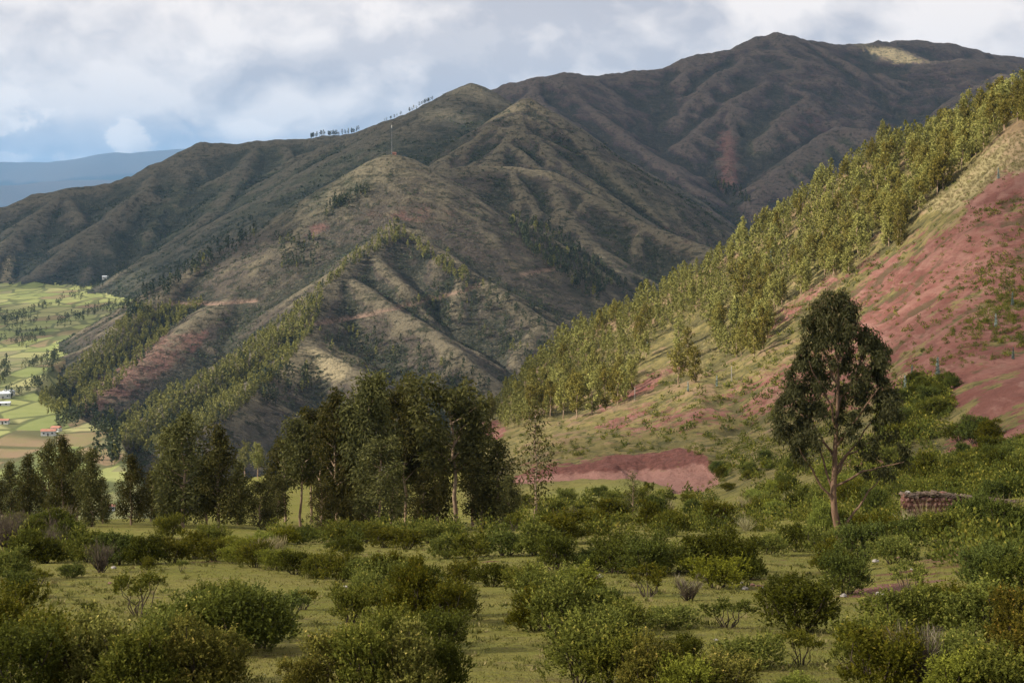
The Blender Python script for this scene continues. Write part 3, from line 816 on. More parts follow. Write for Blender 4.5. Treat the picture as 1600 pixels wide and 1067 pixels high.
#VEGETATION
# ------------------------------------------------------------------ foliage, bark and other materials
def leaf_material(name, c1, c2, c3=None, trans=0.27, tip=None):
    m, T = material(name)
    pos = T.node('ShaderNodeTexCoord').outputs['Object']
    rnd = T.node('ShaderNodeObjectInfo').outputs['Random']
    li = T.node('ShaderNodeAttribute', attribute_name='leaf').outputs['Fac']
    c = T.mix(li, c1, c2)
    if c3 is not None:
        c = T.mix(T.ramp(li, 0.80, 0.9), c, c3)
    c = T.mix(T.m('MULTIPLY', T.ramp(T.noise(pos, 1.3, 3, 0.6), 0.4, 0.7), 0.5), c, c1)
    hs = T.node('ShaderNodeHueSaturation', {'Hue': T.ramp(rnd, 0, 1, 0.480, 0.512), 'Saturation': T.ramp(rnd, 0, 1, 1.05, 0.88), 'Value': T.ramp(rnd, 0.0, 1.0, 0.66, 1.32), 'Color': c})
    d = T.node('ShaderNodeBsdfPrincipled', {'Base Color': hs.outputs[0], 'Roughness': 0.7, 'Specular IOR Level': 0.08})
    t = T.node('ShaderNodeBsdfTranslucent', {'Color': T.mix(0.5, hs.outputs[0], (0.10, 0.11, 0.02))})
    mx = T.node('ShaderNodeMixShader', {0: trans, 1: d.outputs[0], 2: t.outputs[0]})
    T.node('ShaderNodeOutputMaterial', {'Surface': mx.outputs[0]})
    return m


def plain_material(name, c1, c2, scale=3.0, rough=0.9, bump=0.02, stretch=(1, 1, 1)):
    m, T = material(name)
    pos = T.vscale(T.node('ShaderNodeTexCoord').outputs['Object'], stretch)
    n = T.noise(pos, scale, 5, 0.6)
    finish(T, T.mix(T.ramp(n, 0.3, 0.7), c1, c2), rough, n, bump, 0.8)
    return m


L_EUC = leaf_material('eucalyptus_leaves', (0.125, 0.123, 0.026), (0.291, 0.257, 0.056))
L_GROVE = leaf_material('grove_leaves', (0.037, 0.038, 0.012), (0.118, 0.109, 0.026))
L_BIG = leaf_material('tall_tree_leaves', (0.031, 0.031, 0.012), (0.072, 0.066, 0.022), (0.128, 0.085, 0.038))
L_YOUNG = leaf_material('bluish_young_leaves', (0.13, 0.17, 0.15), (0.23, 0.27, 0.25), trans=0.2)
L_PINE = leaf_material('distant_dark_foliage', (0.034, 0.046, 0.028), (0.070, 0.085, 0.040), trans=0.15)
L_FAR = leaf_material('distant_sunny_foliage', (0.131, 0.140, 0.037), (0.250, 0.244, 0.068), trans=0.25)
L_DARK = leaf_material('dark_shrub_leaves', (0.032, 0.042, 0.006), (0.101, 0.115, 0.011))
L_OLIVE = leaf_material('olive_shrub_leaves', (0.050, 0.059, 0.007), (0.164, 0.169, 0.015), (0.240, 0.203, 0.026))
L_BRIGHT = leaf_material('bright_shrub_leaves', (0.092, 0.108, 0.011), (0.244, 0.259, 0.023))
L_TIP = leaf_material('yellow_tipped_shrub_leaves', (0.069, 0.065, 0.011), (0.195, 0.179, 0.022), (0.367, 0.273, 0.054))
L_TWIG = leaf_material('bare_twigs', (0.116, 0.093, 0.070), (0.202, 0.163, 0.116), trans=0.0)
L_STRAW = leaf_material('straw', (0.260, 0.220, 0.110), (0.400, 0.360, 0.200), trans=0.3)
L_FLOWER = leaf_material('yellow_bloom', (0.139, 0.147, 0.031), (0.220, 0.190, 0.030), (0.360, 0.270, 0.030))
M_BARK = plain_material('eucalyptus_bark', (0.20, 0.13, 0.085), (0.36, 0.27, 0.19), 4.0, stretch=(1, 1, 0.25))
M_BARK_R = plain_material('reddish_bark', (0.085, 0.05, 0.034), (0.19, 0.12, 0.08), 4.0, stretch=(1, 1, 0.25))
M_STEM = plain_material('shrub_stems', (0.045, 0.035, 0.025), (0.11, 0.085, 0.06), 6.0)
M_STONE = plain_material('grey_stone', (0.15, 0.135, 0.125), (0.34, 0.31, 0.285), 2.5, bump=0.03)
M_STONE_R = plain_material('reddish_stone', (0.10, 0.05, 0.042), (0.21, 0.12, 0.10), 2.5, bump=0.03)


def tube(path, radii, n=6):
    path = np.asarray(path, float)
    V, Fq = [], []
    for i, p in enumerate(path):
        d = path[min(i + 1, len(path) - 1)] - path[max(i - 1, 0)]
        d = d / (np.linalg.norm(d) + 1e-9)
        a = np.cross(d, [0.3, 0.9, 0.1]); a /= np.linalg.norm(a) + 1e-9
        b = np.cross(d, a)
        for k in range(n):
            w = 2 * math.pi * k / n
            V.append(p + radii[i] * (math.cos(w) * a + math.sin(w) * b))
        if i:
            for k in range(n):
                s0, s1 = (i - 1) * n, i * n
                Fq.append((s0 + k, s0 + (k + 1) % n, s1 + (k + 1) % n, s1 + k))
    return np.array(V), np.array(Fq)


def join(parts):
    Vs, Fs, o = [], [], 0
    for V, Fq in parts:
        Vs.append(V); Fs.append(Fq + o); o += len(V)
    return np.concatenate(Vs), np.concatenate(Fs)


def leaves(c, along, length, width, g, roll=None):
    """diamond leaves: centre, direction, length, width (arrays)"""
    n = len(c)
    along = along / (np.linalg.norm(along, axis=1, keepdims=True) + 1e-9)
    sidev = np.cross(along, g.normal(size=(n, 3)))
    sidev /= np.linalg.norm(sidev, axis=1, keepdims=True) + 1e-9
    l = np.broadcast_to(length, n)[:, None] * 0.5; w = np.broadcast_to(width, n)[:, None] * 0.5
    V = np.stack([c - along * l, c + sidev * w - along * l * 0.1, c + along * l, c - sidev * w - along * l * 0.1], 1).reshape(-1, 3)
    return V, np.arange(n * 4).reshape(n, 4)


def leaf_mesh(name, V, Fq, mats, g, shade=None, extra=None):
    """extra: (V, F) of bark joined as second material"""
    n = len(Fq)
    val = g.random(n) if shade is None else shade
    mi = None
    if extra is not None:
        Vb, Fb = extra
        Fb = Fb + len(V)
        V = np.concatenate([V, Vb]); Fq = np.concatenate([Fq, Fb])
        mi = np.concatenate([np.zeros(n, int), np.ones(len(Fb), int)])
        val = np.concatenate([val, np.zeros(len(Fb))])
    me = make_mesh(name, V, Fq, mats, False, mi)
    at = me.attributes.new('leaf', 'FLOAT', 'FACE')
    at.data.foreach_set('value', np.asarray(val, np.float32))
    return me


def unit(g, n):
    v = g.normal(size=(n, 3))
    return v / np.linalg.norm(v, axis=1, keepdims=True)


def lobes_leaves(lobes, n, g, length, width, droop=0.6, shell=0.55):
    """scatter leaves through ellipsoid lobes (cx,cy,cz,rx,ry,rz)"""
    L = np.array(lobes)
    vol = np.cbrt(L[:, 3] * L[:, 4] * L[:, 5]) ** 2
    k = g.choice(len(L), n, p=vol / vol.sum())
    u = unit(g, n)
    rad = (shell + (1 - shell) * g.random(n)) * np.where(g.random(n) < 0.25, g.random(n), 1.0)
    rad *= 1 + 0.16 * g.normal(size=n)
    c = L[k, :3] + u * L[k, 3:] * rad[:, None]
    al = u * 0.5 + unit(g, n) * 0.7 + np.array([0, 0, -droop])
    return leaves(c, al, length * g.uniform(0.65, 1.35, n), width * g.uniform(0.7, 1.3, n), g)


def bent(a, b, g, n=5, w=0.05):
    a, b = np.asarray(a, float), np.asarray(b, float)
    t = np.linspace(0, 1, n)[:, None]
    p = a + (b - a) * t
    Lh = np.linalg.norm(b - a)
    p[1:-1] += g.normal(size=(n - 2, 3)) * w * Lh * np.array([1, 1, 0.3])
    return p


def tall_tree(seed, H=10.0, spread=0.17, base=0.3, nlobes=15, nleaf=5200, ll=0.30, lw=0.105, cone=0.8, lean=0.02, lmat=None, tname='tree'):
    """eucalyptus of height 10: returns trunk mesh, crown mesh"""
    g = np.random.default_rng(seed)
    topx = g.normal(0, lean * H, 2)
    tp = bent((0, 0, -0.35), (topx[0], topx[1], H * 0.94), g, 8, 0.008)
    wood = [tube(tp, np.linspace(0.021 * H * 0.62, 0.0028 * H, 8), 7)]
    lobes = []
    for i in range(nlobes):
        t = base + (0.97 - base) * (i + g.uniform(0.1, 0.9)) / nlobes
        prof = (1 - cone * max(0, (t - 0.45) / 0.55) ** 1.35) * (0.65 + 0.35 * min(1, (t - base) / 0.15))
        az = i * 2.4 + g.normal(0, 0.5)
        rr_ = spread * H * prof * g.uniform(0.55, 1.0)
        q = np.array([np.interp(t, np.linspace(0, 0.94, 8), tp[:, k]) for k in range(3)])
        tip = q + np.array([math.cos(az) * rr_, math.sin(az) * rr_, rr_ * g.uniform(0.5, 1.0)])
        wood.append(tube(bent(q - [0, 0, 0.03 * H], tip, g, 4, 0.05), np.linspace(0.0055 * H, 0.0012 * H, 4), 4))
        s = H * g.uniform(0.045, 0.088) * (0.75 + 0.5 * prof)
        lobes.append((*tip, s, s, s * g.uniform(1.1, 1.9)))
        mid = (q + tip) / 2
        lobes.append((*mid, s * 0.8, s * 0.8, s * 1.2))
    lobes.append((tp[-1][0], tp[-1][1], H * 0.93, 0.035 * H, 0.035 * H, 0.075 * H))
    V, Fq = lobes_leaves(lobes, nleaf, g, ll, lw)
    V[:, 2] = np.maximum(V[:, 2], 0.02)
    return join(wood), (V, Fq), g


def tree_meshes(name, seed, lmat, bark=M_BARK, **kw):
    wood, (V, Fq), g = tall_tree(seed, **kw)
    return make_mesh('trunk', *wood, [bark]), leaf_mesh('crown', V, Fq, [lmat], g)


def tree_single(name, seed, lmat, bark=M_BARK, **kw):
    wood, (V, Fq), g = tall_tree(seed, **kw)
    return leaf_mesh(name, V, Fq, [lmat, bark], g, extra=wood)


def empty(name, loc, rz=0.0, sc=(1, 1, 1)):
    o = bpy.data.objects.new(name, None)
    o.empty_display_size = 0.3
    COL.objects.link(o)
    o.location, o.rotation_euler, o.scale = loc, (0, 0, rz), sc
    return o


# ------------------------------------------------------------------ the big tree on the right
def big_tree():
    b = ground([1312], [850])[0]
    Y = b[1]
    H = (850 - 455) / F * Y
    u = Y / F                                   # metres per photo pixel at the tree
    g = np.random.default_rng(77)
    root = empty('eucalyptus_tree', b)
    def pt(px, py, dep=0.0):
        return np.array([(px - 1312) * u, dep, (850 - py) * u])
    trunk = np.array([pt(1314, 862), pt(1310, 830), pt(1304, 800), pt(1302, 770), pt(1304, 735), pt(1305, 700), pt(1308, 650), pt(1310, 590), pt(1306, 530), pt(1304, 480)])
    link('trunk', make_mesh('trunk', *tube(trunk, np.array([8.0, 6.0, 5.2, 4.8, 4.2, 3.6, 2.9, 2.1, 1.3, 0.6]) * u, 9), [M_BARK_R]), root)
    specs = [((1304, 790), (1275, 745), (1240, 690), -0.8), ((1303, 770), (1290, 720), (1262, 640), 0.8), ((1304, 740), (1335, 700), (1378, 650), 0.6), ((1305, 720), (1285, 680), (1225, 620), 1.4),
             ((1305, 700), (1330, 660), (1360, 600), -1.2), ((1307, 670), (1290, 620), (1255, 560), -1.0), ((1309, 640), (1335, 590), (1372, 530), 0.9), ((1309, 600), (1292, 560), (1275, 505), 0.5),
             ((1308, 560), (1325, 530), (1340, 490), -0.5), ((1318, 824), (1345, 790), (1378, 752), 0.4), ((1304, 760), (1345, 735), (1400, 715), -1.0), ((1304, 745), (1330, 712), (1395, 690), 1.5)]
    lobes = []
    for k, (a, m_, e, dep) in enumerate(specs):
        path = [pt(*a), pt(m_[0], m_[1], dep * 0.5), pt(e[0], e[1], dep * 1.6)]
        fine = np.concatenate([np.linspace(path[0], path[1], 4)[:-1], np.linspace(path[1], path[2], 5)])
        fine[1:-1] += g.normal(size=(len(fine) - 2, 3)) * 1.4 * u
        link('limb', make_mesh('limb', *tube(fine, np.linspace(2.2, 0.7, len(fine)) * u, 6), [M_BARK_R]), root)
    # crown outline: row -> left and right edge
    rows = [458, 480, 505, 530, 560, 590, 620, 650, 680, 705, 725, 742]
    le = [1288, 1266, 1252, 1246, 1240, 1226, 1212, 1204, 1206, 1222, 1250, 1350]
    ri = [1322, 1338, 1350, 1384, 1392, 1398, 1402, 1410, 1414, 1424, 1428, 1405]
    for _ in range(380):
        y = 745 - 285 * g.random() ** 0.9
        l, r = np.interp(y, rows, le), np.interp(y, rows, ri)
        half = (r - l) / 2
        rad = g.uniform(7, 17)
        t = math.copysign(g.random() ** 0.85, g.uniform(-1, 1))
        x = (l + r) / 2 + t * max(half - rad * 0.55, 2)
        if y > 648 and 1266 < x < 1342 and g.random() < (0.97 if y > 690 else 0.55):
            continue
        if y > 690 and x < 1262 and g.random() < 0.2:
            continue
        dep = g.normal(0, 0.42) * half * u * math.sqrt(max(0.05, 1 - t * t))
        c = pt(x, y, dep)
        lobes.append((*c, rad * u, rad * u, rad * u * g.uniform(0.8, 1.3)))
    V, Fq = lobes_leaves(lobes, 40000, g, 0.27, 0.075, droop=0.75, shell=0.25)
    n = len(Fq)
    hgt = V.reshape(n, 4, 3)[:, 0, 2] / H
    shade = np.clip(g.random(n) * 0.82 + 0.25 * (hgt > 0.85) * g.random(n), 0, 1)
    link('crown', leaf_mesh('crown', V, Fq, [L_BIG], g, shade), root)
    tag(root, 'tall lone eucalyptus with spreading dark crown and bare reddish trunk above the scrub', 'tree')
big_tree()

# ------------------------------------------------------------------ the grove at the lower edge of the meadow
dense = [tree_meshes('grove_tree', 200 + k, L_GROVE, spread=(0.19, 0.16, 0.21, 0.18)[k], base=(0.08, 0.05, 0.10, 0.06)[k], nlobes=24, nleaf=6600, ll=0.30, lw=0.12, cone=(0.9, 0.85, 0.7, 0.95)[k]) for k in range(4)]
leggy = [tree_meshes('grove_tree', 220 + k, L_GROVE, spread=(0.21, 0.25, 0.19)[k], base=(0.36, 0.42, 0.42)[k], nlobes=17, nleaf=7000, ll=0.30, lw=0.12, cone=(0.55, 0.45, 0.6)[k], lean=0.035) for k in range(3)]
sparse = [tree_meshes('grove_tree', 240 + k, L_GROVE, spread=0.12, base=0.2, nlobes=16, nleaf=1100, ll=0.30, lw=0.11, cone=0.8) for k in range(2)]
sunny = [tree_meshes('grove_tree', 250, L_FAR, spread=0.15, base=0.35, nlobes=14, nleaf=2200, ll=0.4, lw=0.16, cone=0.5)]
GROVE = [  # column, base row, top row, width factor, kind, variety, label
    (-12, 818, 742, 1.3, dense, 2, 'dark bushy eucalyptus cut by the left edge of the picture'),
    (18, 812, 724, 1.5, dense, 0, 'dark eucalyptus with rounded top beside the left edge'),
    (46, 816, 712, 1.2, dense, 1, 'second dark eucalyptus of the left clump, lower than the tall pair beside it'),
    (76, 812, 690, 1.25, dense, 3, 'tall pointed eucalyptus of the left clump, right below the white farmhouse'),
    (98, 818, 684, 1.15, dense, 0, 'tallest eucalyptus of the left clump with a sharp top'),
    (120, 814, 706, 1.2, dense, 2, 'broad dark eucalyptus just right of the tallest one in the left clump'),
    (143, 822, 705, 1.3, dense, 1, 'round-topped dark eucalyptus at the right end of the left clump'),
    (160, 818, 745, 1.2, dense, 3, 'short dark eucalyptus at the gap before the little house'),
    (205, 820, 712, 1.35, dense, 0, 'narrow lone eucalyptus right of the little house'),
    (236, 815, 738, 1.4, dense, 2, 'short bushy eucalyptus between the narrow tree and the tall pyramid'),
    (268, 820, 672, 1.1, dense, 1, 'dense eucalyptus leaning on the left side of the tall pyramid-shaped one'),
    (287, 824, 648, 1.45, dense, 3, 'tall pyramid-shaped dark eucalyptus left of the sunny gap'),
    (322, 820, 715, 1.5, dense, 2, 'bushy eucalyptus filling the dip between the two pyramid-shaped trees'),
    (342, 824, 668, 1.35, dense, 0, 'second pyramid-shaped eucalyptus, next to the sunny yellow trees'),
    (372, 820, 722, 1.4, dense, 1, 'dark eucalyptus shoulder in front of the sunny yellow trees'),
    (405, 826, 752, 1.7, dense, 2, 'low dark bushy tree under the ploughed gap'),
    (432, 822, 742, 1.5, dense, 3, 'low dark tree at the left foot of the central grove'),
    (382, 748, 692, 1.5, sunny, 0, 'sunlit yellow-green tree beyond the gap, left one of two'),
    (403, 748, 694, 1.3, sunny, 0, 'sunlit yellow-green tree beyond the gap, right one of two'),
    (446, 815, 688, 1.5, leggy, 0, 'outermost left tree of the central grove with tufted crown'),
    (470, 822, 660, 1.2, leggy, 2, 'bare-stemmed eucalyptus near the left side of the central grove'),
    (486, 818, 668, 1.25, leggy, 1, 'eucalyptus with pale straight stem in the central grove, beside the tallest dark plume'),
    (503, 820, 640, 1.2, leggy, 0, 'thin-stemmed eucalyptus of the central grove under a dark plume'),
    (526, 826, 612, 1.1, dense, 3, 'tall dark plume-shaped eucalyptus in the central grove'),
    (548, 826, 636, 1.1, dense, 0, 'dark eucalyptus right of the tall plume in the central grove'),
    (572, 828, 594, 1.05, leggy, 2, 'tallest eucalyptus of the central grove with bright leafy top'),
    (592, 832, 690, 1.6, dense, 2, 'dark round-crowned tree in front of the central grove'),
    (612, 820, 612, 1.15, leggy, 1, 'forked eucalyptus of the central grove with bright clumped crown'),
    (634, 822, 615, 1.1, leggy, 0, 'eucalyptus with bright flat-topped crown right of the forked one'),
    (618, 812, 700, 1.3, dense, 1, 'half-hidden dark tree behind the leaning pale trunk'),
    (655, 820, 662, 1.2, leggy, 2, 'slim eucalyptus in the notch between the two halves of the central grove'),
    (682, 822, 668, 1.2, dense, 3, 'dark eucalyptus at the left flank of the broad tall one'),
    (712, 826, 612, 1.55, leggy, 1, 'broad tall eucalyptus with thick pale trunk at the right of the central grove'),
    (738, 822, 668, 1.4, leggy, 0, 'eucalyptus with wide crown at the right side of the central grove'),
    (752, 826, 720, 1.6, dense, 2, 'bushy dark tree at the right foot of the central grove'),
    (776, 824, 690, 1.5, dense, 0, 'last dark tree of the central grove before the slender sapling'),
    (795, 826, 745, 1.5, dense, 1, 'low dark tree ending the central grove on the right'),
    (660, 830, 735, 1.6, dense, 0, 'low dark tree before the stems in the middle of the grove'),
    (560, 830, 748, 1.6, dense, 1, 'low bushy tree at the foot of the tall plumes'),
    (505, 832, 755, 1.5, dense, 2, 'low olive tree before the thin stems on the left of the grove'),
    (838, 826, 630, 1.15, sparse, 0, 'slender see-through young eucalyptus standing alone right of the grove'),
    (988, 815, 738, 1.9, sparse, 1, 'small see-through young tree below the bend of the dirt road'),
]
gr = np.random.default_rng(5)
for px, py, top, wf, kind, var, label in GROVE:
    far_t = py < 780
    g0 = ground([px], [py], 240 if far_t else 40)[0]
    h = (py - top) / F * g0[1] * 1.02
    root = empty('eucalyptus_tree', g0 - [0, 0, 0.1], gr.uniform(0, 6.28), (h / 10 * wf * 0.94, h / 10 * wf * 0.94, h / 10))
    tr, cr = kind[var]
    link('trunk', tr, root); link('crown', cr, root)
    tag(root, label, 'tree', 'eucalyptus grove below the meadow')

# ------------------------------------------------------------------ eucalyptus plantation on the right slope
FOREST = [(738, 664), (800, 672), (880, 650), (990, 622), (1000, 600), (950, 580), (1010, 545), (1090, 520), (1140, 560), (1100, 580), (1150, 560), (1195, 540), (1210, 510), (1170, 500), (1240, 462),
          (1330, 415), (1410, 372), (1450, 320), (1500, 280), (1560, 225), (1640, 190), (1640, 178), (1500, 212), (1400, 248), (1300, 304), (1200, 372), (1100, 434), (1000, 490), (900, 536), (820, 596)]
FOREST_GAP = [[(1000, 540), (1090, 490), (1180, 470), (1240, 440), (1200, 470), (1130, 520), (1050, 560), (1000, 580)]]
SOLO = [(1178, 560, 62), (1192, 545, 66), (1060, 600, 60), (1085, 598, 58), (1075, 560, 50), (1125, 520, 46), (1120, 535, 50), (1060, 545, 48), (880, 655, 62), (900, 655, 70), (925, 648, 66), (945, 640, 60), (965, 632, 52), (1000, 570, 46), (860, 650, 56), (1010, 560, 44), (1165, 505, 44)]
fp = [tree_single('forest_tree', 300 + k, L_EUC, spread=(0.19, 0.22, 0.16, 0.20, 0.24)[k], base=(0.12, 0.2, 0.15, 0.25, 0.10)[k], nlobes=15, nleaf=1500, ll=0.50, lw=0.24, cone=0.75) for k in range(5)]
fs = np.random.default_rng(21)
cand = []
xs = fs.uniform(735, 1640, 14000); ys = fs.uniform(170, 700, 14000)
ok = in_poly(xs + 14 * fbm(xs, ys, 45, 3), ys + 16 * fbm(xs + 300, ys, 45, 3), FOREST) & (fbm(xs, ys, 34, 2) > -0.42)
for gp in FOREST_GAP:
    ok &= ~(in_poly(xs, ys, gp) & (fs.random(14000) < 0.72))
pts = ground(xs[ok], ys[ok], 200)
pts = pts[np.isfinite(pts[:, 0])]
# also the shoulder just behind the crest, whose tops show over it
back = []
for px in fs.uniform(742, 1640, 700):
    Yc = np.interp(px, crest_px, crest_Y) + fs.uniform(-25, 14)
    x = (px - CX) / F * Yc
    back.append((x, Yc, float(zat(x, Yc))))
pts = np.concatenate([pts, np.array(back)])
pts = pts[(pts[:, 1] < 580) & (pts[:, 1] > 250)]
chosen = []
fs.shuffle(pts)
for p in pts:
    if len(chosen) > 1700:
        break
    lim = fs.uniform(1.5, 2.8)
    if chosen and np.min(np.hypot(np.array(chosen)[:, 0] - p[0], np.array(chosen)[:, 1] - p[1])) < lim:
        continue
    chosen.append(p)
solo_pts = ground([a[0] for a in SOLO], [a[1] for a in SOLO], 200)
rows = [(p, float(np.clip(fs.lognormal(1.90, 0.25), 4.0, 10.5)) * np.interp((p[0] / p[1]) * F + CX, [740, 1100, 1400, 1600], [0.92, 0.95, 1.1, 1.25])) for p in chosen]
rows = [(p, a[2] / F * p[1]) for p, a in zip(solo_pts, SOLO)] + rows
rows.sort(key=lambda r: -r[1] / r[0][1])
stuff_trees = []        # (x, y, z, height, colour kind)
MAXF = 300 - len(GROVE) - 1
for i, (p, h) in enumerate(rows):
    if i >= MAXF:
        stuff_trees.append((*p, h, 1))
        continue
    px, py = p[0] / p[1] * F + CX, CY - p[2] / p[1] * F
    o = link('eucalyptus_tree', fp[i % 5])
    o.location = p - [0, 0, 0.15]
    o.rotation_euler = (0, 0, fs.uniform(0, 6.28))
    w = h / 10 * fs.uniform(0.95, 1.35)
    o.scale = (w, w, h / 10)
    Yk = np.interp(px, crest_px, crest_Y)
    cr_py = CY - F * float(zat((px - CX) / F * Yk, Yk)) / Yk
    where = 'on the skyline crest' if py < cr_py + 20 else ('at the lower edge' if not in_poly(np.array([px]), np.array([py + 24.0]), FOREST)[0] else 'deep inside')
    part = ('ravine end', 'low down', 'halfway up', 'above the pale grass', 'above the dry crest', 'by the right edge')[int(np.searchsorted([900, 1080, 1240, 1380, 1500], px))]
    size = 'tall' if h > 8.8 else ('middling' if h > 7.2 else 'short')
    girth = 'slim' if w / h < 0.108 else ('broad' if w / h > 0.122 else 'full')
    tag(o, f'{size} {girth} eucalyptus {where} of the slope plantation, {part}', 'tree', 'eucalyptus plantation on the right slope')

# pale bluish young trees on the red slope
yp = leaf_mesh('young_tree', *lobes_leaves([(0, 0, z, 0.3 * (1.1 - z / 2.4), 0.3 * (1.1 - z / 2.4), 0.25) for z in np.linspace(0.3, 2.0, 7)], 240, np.random.default_rng(8), 0.26, 0.16, droop=0.2), [L_YOUNG, M_BARK], np.random.default_rng(9),
               extra=tube([(0, 0, -0.1), (0.02, 0, 1.0), (0, 0, 1.9)], [0.035, 0.025, 0.01], 5))
for px, py, hpx, label in [(1465, 592, 34, 'pale bluish young tree on the red gravel above the thicket'), (1414, 612, 26, 'pale bluish young tree right of the big crown, at the thicket edge'), (1425, 590, 20, 'smallest pale bluish sapling behind the big crown'),
                           (1556, 512, 22, 'pale bluish sapling in the green scrub on the red slope'), (1582, 478, 22, 'higher pale bluish sapling in the green scrub by the right edge'), (1583, 562, 20, 'pale bluish sapling on the gravel bench by the right edge'),
                           (1362, 372, 22, 'pale bluish young tree below the forest edge, near the red slide'), (1340, 375, 20, 'second pale bluish young tree below the forest edge'), (1205, 415, 26, 'pale bluish young tree in front of the upper plantation'),
                           (1250, 420, 22, 'pale bluish young tree on the sunny grass strip'), (683, 838, 22, 'bright turquoise young tree at the foot of the central grove'), (1120, 605, 18, 'pale bluish young tree on the sunny grass slope, lower one'), (1075, 612, 16, 'tiny bluish young tree on the grass slope'),
                           (1012, 545, 16, 'tiny bluish young tree among the plantation gap'), (1560, 280, 18, 'bluish young tree at the top edge of the plantation')]:
    p = ground([px], [py], 60)[0]
    if not np.isfinite(p[0]):
        continue
    h = hpx / F * p[1]
    o = link('young_eucalyptus', yp)
    o.location, o.scale, o.rotation_euler = p, (h / 2.2 * 0.9, h / 2.2 * 0.9, h / 2.2), (0, 0, px)
    tag(o, label, 'young tree', 'pale bluish young eucalyptus')


# ------------------------------------------------------------------ shrubs
def shrub(seed, kind, lmat):
    """shrub of unit height and about unit width: stems mesh, foliage mesh"""
    g = np.random.default_rng(seed)
    nl = {'dome': 9, 'upright': 11, 'thin': 9, 'bare': 8, 'low': 9}[kind]
    lobes, wood = [], []
    for i in range(nl):
        az = i * 2.4 + g.normal(0, 0.4)
        if kind == 'upright':
            r, z, s, sz = 0.42 * math.sqrt((i + 0.4) / nl), g.uniform(0.5, 0.78), 0.13, 0.26
        elif kind == 'thin':
            r, z, s, sz = 0.44 * math.sqrt((i + 0.4) / nl), g.uniform(0.5, 0.85), 0.12, 0.13
        elif kind == 'bare':
            r, z, s, sz = 0.40 * math.sqrt((i + 0.4) / nl), g.uniform(0.6, 0.9), 0.12, 0.2
        elif kind == 'low':
            r, z, s, sz = 0.46 * math.sqrt((i + 0.4) / nl), g.uniform(0.3, 0.62), 0.20, 0.2
        else:
            r, z, s, sz = 0.38 * math.sqrt((i + 0.4) / nl), 0.72 - 0.42 * ((i + 0.4) / nl) ** 1.5 + g.normal(0, 0.10), 0.17 * g.uniform(0.75, 1.3), 0.2
        tip = np.array([math.cos(az) * r, math.sin(az) * r, z])
        wood.append(tube(bent((math.cos(az) * 0.06, math.sin(az) * 0.06, -0.04), tip + [0, 0, sz * 0.5], g, 4, 0.06), np.linspace(0.016, 0.005, 4), 4))
        lobes.append((*tip, s * g.uniform(0.8, 1.2), s * g.uniform(0.8, 1.2), sz * g.uniform(0.8, 1.2)))
    if kind in ('dome', 'low'):
        lobes.append((0, 0, 0.42, 0.38, 0.38, 0.38))
        for i in range(6):
            az = i * 1.05
            lobes.append((math.cos(az) * 0.34, math.sin(az) * 0.34, 0.2, 0.2, 0.2, 0.2))
    if kind == 'upright':
        lobes.append((0, 0, 0.36, 0.36, 0.36, 0.32))
        for i in range(5):
            lobes.append((math.cos(i * 1.26) * 0.32, math.sin(i * 1.26) * 0.32, 0.22, 0.16, 0.16, 0.2))
    L = np.array(lobes)
    ns = {'dome': 1250, 'upright': 900, 'thin': 330, 'bare': 150, 'low': 900}[kind]
    p = (L[:, 3] * L[:, 5]) ; p = p / p.sum()
    k = g.choice(len(L), ns, p=p)
    u = unit(g, ns)
    u[:, 2] = np.where(u[:, 2] < -0.3, -u[:, 2], u[:, 2])
    rad = 0.55 + 0.45 * g.random(ns)
    base = L[k, :3] + u * L[k, 3:] * rad[:, None]
    sd = u * 0.55 + np.array([0, 0, 0.75]) + unit(g, ns) * 0.3
    sd /= np.linalg.norm(sd, axis=1, keepdims=True)
    if kind == 'bare':
        tips = base + sd * 0.2
        V, Fq = leaves((base + tips) / 2, sd, 0.26 * g.uniform(0.6, 1.3, ns), 0.006, g)
        for i in range(110):
            a = L[k[i], :3] * [0.2, 0.2, 0.1]
            wood.append(tube(bent(a, tips[i], g, 4, 0.05), [0.009, 0.006, 0.004, 0.002], 3))
        sh = g.random(ns)
    else:
        nlf = 8
        t = np.tile(np.linspace(0, 1, nlf), ns)
        B = np.repeat(base, nlf, 0); D = np.repeat(sd, nlf, 0)
        sl = np.repeat(g.uniform(0.06, 0.15, ns) * np.where(g.random(ns) < 0.12, 1.9, 1.0) * (1.3 if kind == 'upright' else 1.0), nlf)
        radial = unit(g, ns * nlf)
        c = B + D * (t * sl)[:, None] + radial * 0.012
        al = D * 0.7 + radial * 0.8
        V, Fq = leaves(c, al, 0.050 * g.uniform(0.7, 1.3, ns * nlf), 0.024 * g.uniform(0.7, 1.3, ns * nlf), g)
        V[:, 2] = np.maximum(V[:, 2], 0.01)
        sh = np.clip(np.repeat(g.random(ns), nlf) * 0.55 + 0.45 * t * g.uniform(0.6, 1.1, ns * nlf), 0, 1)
    st = make_mesh('stems', *join(wood), [M_STEM])
    return st, leaf_mesh('foliage', V, Fq, [lmat], g, sh)


